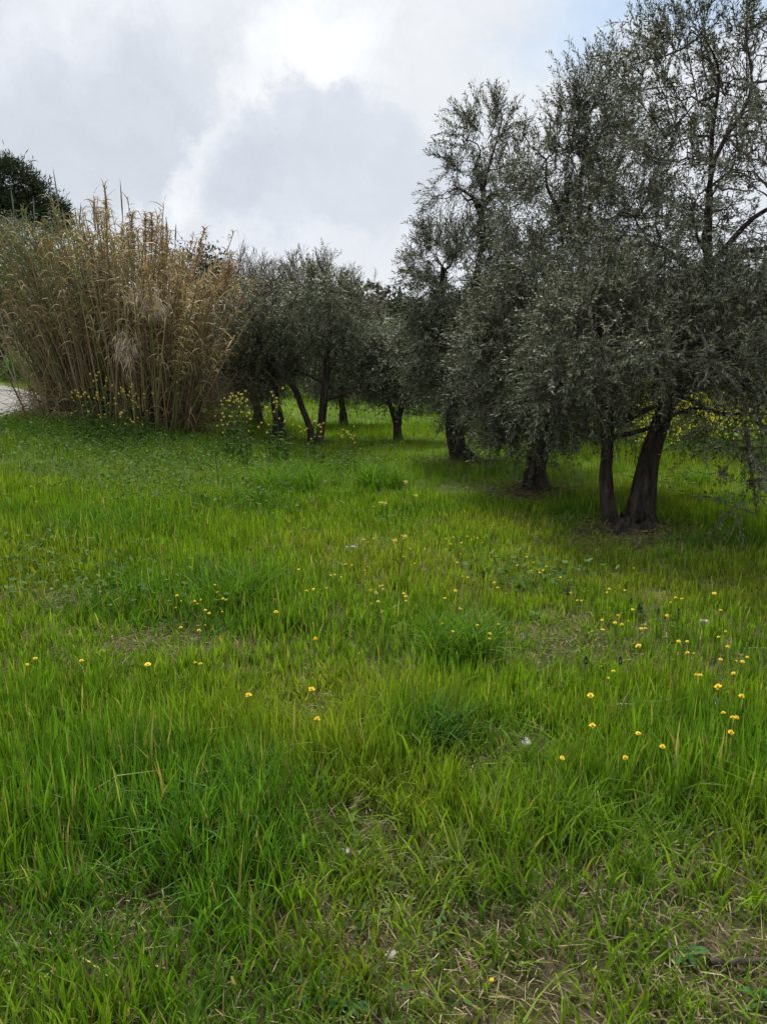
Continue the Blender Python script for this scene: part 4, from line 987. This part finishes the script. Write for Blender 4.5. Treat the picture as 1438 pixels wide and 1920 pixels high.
groups = [
    ([(403, 1097), (408, 1111), (332, 1117), (340, 1128), (418, 1123), (424, 1125), (365, 1128), (377, 1126), (370, 1133), (330, 1140), (385, 1144), (392, 1150), (417, 1148), (339, 1177), (385, 1173), (373, 1183)], 'small yellow flower in the cluster left of the tall dark grass tussock', 'flower cluster by the dark tussock'),
    ([(66, 1235), (51, 1246)], 'yellow flower of the pair near the left edge', 'pair of flowers at the left edge'),
    ([(366, 1243), (376, 1245)], 'yellow flower of the touching pair below the left cluster', 'touching pair of flowers'),
    ([(1373, 1347), (1381, 1346)], 'yellow flower of the close pair near the right edge', 'close pair of flowers at the right'),
    ([(1140, 1273), (1150, 1259), (1127, 1250)], 'small yellow flower of the three between the two dark hyacinths', 'three flowers by the hyacinths'),
    ([(1375, 1263), (1351, 1237), (1380, 1240), (1392, 1241), (1401, 1233), (1305, 1266), (1313, 1266)], 'yellow flower in the loose cluster near the right edge', 'flower cluster at the right edge'),
    ([(1289, 1225), (1301, 1226), (1288, 1203), (1272, 1203), (1364, 1213), (1360, 1185), (1347, 1195)], 'small yellow flower in the scatter above the right edge cluster', 'flower scatter at the right'),
    ([(1117, 1201), (1110, 1184), (1130, 1181), (1129, 1163), (1153, 1168), (1158, 1154), (1166, 1172), (1178, 1165), (1186, 1143), (1202, 1179), (1210, 1171), (1210, 1179), (1250, 1155)], 'small yellow flower in the patch beside the dark hyacinths on the right', 'flower patch beside the hyacinths'),
    ([(1351, 1145), (1267, 1121), (1278, 1123), (1257, 1130), (1142, 1105), (1138, 1112), (1171, 1107), (1188, 1066), (1069, 1112), (1082, 1126), (1090, 1127), (1051, 1083)], 'tiny yellow flower in front of the two-stemmed olive', 'flowers before the near olive'),
    ([(918, 1189), (918, 1198), (849, 1184), (829, 1170), (895, 1173), (934, 1171), (862, 1141), (865, 1143), (854, 1108), (834, 1122)], 'small yellow flower right of the tall middle grass tuft', 'flowers by the middle tuft'),
    ([(757, 1113), (760, 1119), (761, 1127), (709, 1128)], 'yellow flower in the tight group beside the low bushy plant', 'flowers by the bushy plant'),
    ([(836, 1011), (850, 1008), (865, 1018), (883, 1013), (895, 1009), (891, 1024), (823, 1043), (863, 1039), (857, 1055), (836, 1030), (930, 1043), (867, 1081), (877, 1083), (927, 1093), (933, 1102), (845, 1020), (876, 1006), (870, 1030), (905, 1018)], 'tiny yellow flower in the far drift left of the two-stemmed olive', 'far drift of flowers'),
    ([(987, 1044), (1018, 1070), (1024, 1062), (1012, 1074), (996, 1070), (1000, 1055), (970, 1060), (1030, 1078)], 'tiny yellow flower in the sparse row before the crooked-trunk olive', 'sparse far flowers'),
    ([(769, 1030), (797, 1030), (756, 1044), (777, 1057), (700, 1010), (690, 1018), (682, 1012), (648, 1058), (660, 1060), (690, 1063), (684, 1070), (628, 1078), (640, 1082), (620, 1079), (717, 1098), (545, 998), (570, 990), (700, 950), (560, 1068), (588, 1105), (575, 1108), (612, 1104)], 'tiny pale flower in the far middle of the clearing', 'far middle flowers'),
]
for pts, lab, grp in groups:
    if len(pts) in (2, 3, 4):                       # few enough to tell apart by their place
        words = {2: ['left one', 'right one'], 3: ['leftmost', 'middle one', 'rightmost'], 4: ['leftmost', 'topmost', 'second from the top', 'lowest']}[len(pts)]
        for (a, b_), w_ in zip(sorted(pts), words): flower(a, b_, lab + ', ' + w_, grp, up=.21, sc=.6)
        continue
    for a, b_ in pts: flower(a, b_, lab, grp, up=.21, sc=.58 if b_ > 1090 else .52)

# dark purple grape hyacinths
B = Buf(); n = 70
V, F = tubes(np.array([[(0, 0, -.16), (.003, 0, -.08), (0, 0, 0)]]), np.full((1, 3), .0022), 5); B.add(V, F, (.05, .09, .03)); HS = B.mesh('stem', M_weed)
B = Buf(); rq = np.random.default_rng(9); t = rq.random(n); a = rq.random(n)*6.28; rad = .010*np.sin(np.clip(t*.8+.2, 0, 1)*PI)**.7
c0 = np.stack([rad*np.cos(a), rad*np.sin(a), t*.045 - .01], 1); R = rq
for q in range(2): quads(B, c0, .009, np.array([(.018, .014, .05)])*(.7+.7*rq.random((n, 1))))
HH = B.mesh('flower_spike', M_petal)
hy = [(1098, 1242, 'dark purple hyacinth spike, left of the low pair on the right'), (1163, 1243, 'dark purple hyacinth spike, right of the low pair on the right'), (1183, 1129, 'dark purple hyacinth, topmost of the trio in the flower patch'), (1198, 1140, 'dark purple hyacinth, middle of the trio in the flower patch'),
      (1202, 1147, 'dark purple hyacinth, lowest of the trio in the flower patch'), (1234, 1149, 'dark purple hyacinth just right of the trio'), (1272, 1149, 'dark purple hyacinth, farthest right of all'), (906, 1079, 'dark purple hyacinth in the far grass left of the others'), (1064, 1113, 'dark purple hyacinth in the far grass below the crooked olive')]
for px, py, lab in hy:
    p = onground(px, py, .17); t = thing('grape_hyacinth', lab, 'flower', (p[0], p[1], p[2]+.17), rr.random()*6, rr.uniform(.65, .9), 'dark hyacinths in the grass')
    link('stem', HS, t); link('flower_spike', HH, t)

# ------------------------------------------------------------------ stones, sticks, tussocks, weeds
M_stone = noise_mat('pale limestone', (.26, .25, .225), (.46, .445, .41), 55, .9, .6, .006)
def stone(px, py, sx, sy, sz, lab, seed, sink=.75):
    b = onground(px, py); B = Buf(); th, ph = np.meshgrid(np.arange(18)*2*PI/18, np.linspace(-PI/2, PI/2, 11)); s = np.random.default_rng(seed).random(4)*9
    k = 1 + .22*np.sin(2*th+s[0])*np.cos(ph) + .16*np.sin(3*th+2*ph+s[1]) + .10*np.sin(5*th-3*ph+s[2]) + .06*np.cos(9*th+4*ph)
    V = np.stack([sx*k*np.cos(ph)*np.cos(th), sy*k*np.cos(ph)*np.sin(th), sz*np.clip(k*np.sin(ph), -1, .8)], -1)
    kk, jj = np.meshgrid(np.arange(10), np.arange(18), indexing='ij'); j2 = (jj+1) % 18
    B.add(V, np.stack([kk*18+jj, kk*18+j2, (kk+1)*18+j2, (kk+1)*18+jj], -1).reshape(-1, 4), (.5, .5, .5))
    o = B.build('stone', M_stone, smooth_=True); o.location = (b[0], b[1], b[2] + sz*(1-sink)); tag(o, lab, 'stone', 'loose stones in the grass'); return o
stone(985, 1400, .036, .026, .018, 'small white stone beside the bare patch, right of centre', 1, .2)
stone(655, 1600, .030, .022, .012, 'flat pale stone flush with the straw in the bare patch', 2)
stone(660, 1030, .045, .03, .03, 'far white stone in the middle of the clearing', 3, .9)
stone(1320, 1172, .028, .02, .03, 'small white stone far right in the flowering grass', 4)
stone(735, 1795, .022, .016, .012, 'tiny grey-white stone in the thin grass at the bottom', 5)
def stick(p0, p1, rad, lab, col, lift=.02, wob=.01):
    a, c = onground(*p0), onground(*p1); t = np.linspace(0, 1, 9)[:, None]; q = np.random.default_rng(int(p0[0]))
    P = a*(1-t) + c*t; P[:, 2] = height(P[:, 0], P[:, 1]) + lift + rad; P += q.normal(size=P.shape)*wob*np.array([1, 1, .4])
    B = Buf(); V, F = tubes((P-a)[None], (np.linspace(rad, rad*.6, 9)*(1 + .15*q.normal(size=9)))[None], 7); B.add(V, F, np.array(col))
    o = B.build('stick', M_twig, smooth_=True); o.location = a; tag(o, lab, 'stick', 'sticks lying in the grass')
stick((880, 1462), (893, 1432), .0035, 'short bleached broken stalk in the bare patch below the white stone', (.55, .47, .33), .02, .002)
stick((1130, 1350), (1250, 1342), .0030, 'thin grey twig lying across the grass above the yellow flowers', (.33, .31, .28), .07, .006)
stick((1325, 1822), (1445, 1815), .011, 'dark weathered branch lying at the bottom right corner', (.055, .045, .035), .012, .005)
stick((1285, 1662), (1325, 1648), .012, 'short dark rotten stick in the right grass', (.06, .05, .035), .015, .003)
stick((265, 1828), (325, 1832), .0030, 'pale straw stalk lying near the bottom left', (.5, .4, .2), .02, .003)
stick((160, 1815), (200, 1850), .0030, 'yellowish stalk slanting in the bottom left grass', (.42, .34, .15), .025, .003)

def tuft(px, py, Hh, rad, n, lab, col, W_=.010):
    global R
    b = onground(px, py); R = np.random.default_rng(int(px*7+py)); B = Buf()
    a = R.random(n)*6.28; q = rad*np.sqrt(R.random(n)); x, y = b[0] + q*np.cos(a), b[1] + q*np.sin(a)
    blades(B, x, y, Hh*(.55+.55*R.random(n)), W_*(.6+.7*R.random(n)), .35 + .7*R.random(n)**1.5, np.array([col])*(.7+.6*R.random((n, 1))), 5)
    B.V = [v - b for v in B.V]
    o = B.build('grass_tussock', M_grass); o.location = b; tag(o, lab, 'grass tussock', 'tall tussocks in the meadow')
TG = (.065, .150, .012)
tuft(440, 1135, .34, .22, 420, 'broad dark green tussock right of the small flower cluster', TG)
tuft(860, 1230, .33, .20, 420, 'tall dark tussock in the centre of the clearing', TG)
tuft(815, 1400, .26, .10, 260, 'compact dark tussock left of the white stone', (.038, .10, .022))
tuft(190, 1010, .34, .30, 420, 'dark tussock on the far left below the leafy weeds', TG, .009)
tuft(710, 915, .45, .30, 300, 'far dark tussock before the lone small olive', TG, .012)
tuft(545, 925, .5, .35, 320, 'far lush tussock before the V-shaped trunk', TG, .012)
tuft(1298, 912, .35, .22, 180, 'small far tussock in the sunny grass right of the near olive', TG, .012)
tuft(360, 1560, .26, .13, 260, 'deep green tussock in the lower left foreground', (.05, .13, .02))
tuft(470, 1480, .22, .10, 160, 'tussock with long arching blades left of the bare patch', (.075, .145, .03))
tuft(820, 1650, .15, .12, 150, 'pale flattened tussock in the lower middle', (.13, .17, .06))
tuft(1060, 1560, .24, .10, 180, 'upright bright tussock right of the bare patch', (.08, .16, .015))
def broad(px, py, n, L0, lab, col):
    b = onground(px, py); q = np.random.default_rng(int(px)); t = thing('broad_leaf_weed', lab, 'weed', b, group='broad-leaved weeds in the foreground')
    a0 = q.random()*6
    for i_ in range(n):
        a = a0 + i_*2.4; el = .35 + .5*q.random(); D = np.array([[math.cos(a)*math.cos(el), math.sin(a)*math.cos(el), math.sin(el)]])
        B = Buf(); k = 7; t_ = np.linspace(0, 1, k)[:, None]; Ln = L0*(.7+.5*q.random())
        P = D*Ln*t_ + np.array([[0, 0, -1]])*.45*Ln*t_**2.2; w = np.array([-math.sin(a), math.cos(a), 0]); wid = Ln*.17*np.sin(np.clip(t_*.92+.06, 0, 1)*PI)**.8
        V = np.stack([P - w*wid + np.array([0, 0, 1])*wid*.3, P, P + w*wid + np.array([0, 0, 1])*wid*.3], 1).reshape(-1, 3)
        F = [[j*3+s, j*3+s+1, j*3+s+4, j*3+s+3] for j in range(k-1) for s in (0, 1)]
        B.add(V, F, np.array(col)*(.8+.4*q.random())); o = B.build('leaf', M_weed, t, True); o.location = (0, 0, .01)
broad(590, 1865, 5, .06, 'blue-green broad-leaved weed at the bottom left of centre', (.055, .12, .05))
broad(1290, 1800, 5, .065, 'dark pointed-leaf weed in the lower right', (.045, .11, .03))
broad(1430, 1890, 5, .07, 'broad dark-leaved weed in the bottom right corner', (.05, .13, .025))
broad(655, 1895, 5, .09, 'small round-leaved weed at the bottom centre', (.06, .12, .04))
broad(520, 1690, 4, .085, 'weed with one upright dark leaf left of the bare strip', (.05, .12, .03))
broad(1000, 1160, 7, .09, 'low spreading weed among the far flowers at the right', (.06, .11, .035))
broad(1345, 1330, 8, .09, 'pale star-shaped weed rosette near the close flower pair', (.085, .13, .05))
broad(970, 1100, 8, .10, 'spiky weed rosette left of the hyacinths', (.06, .115, .035))
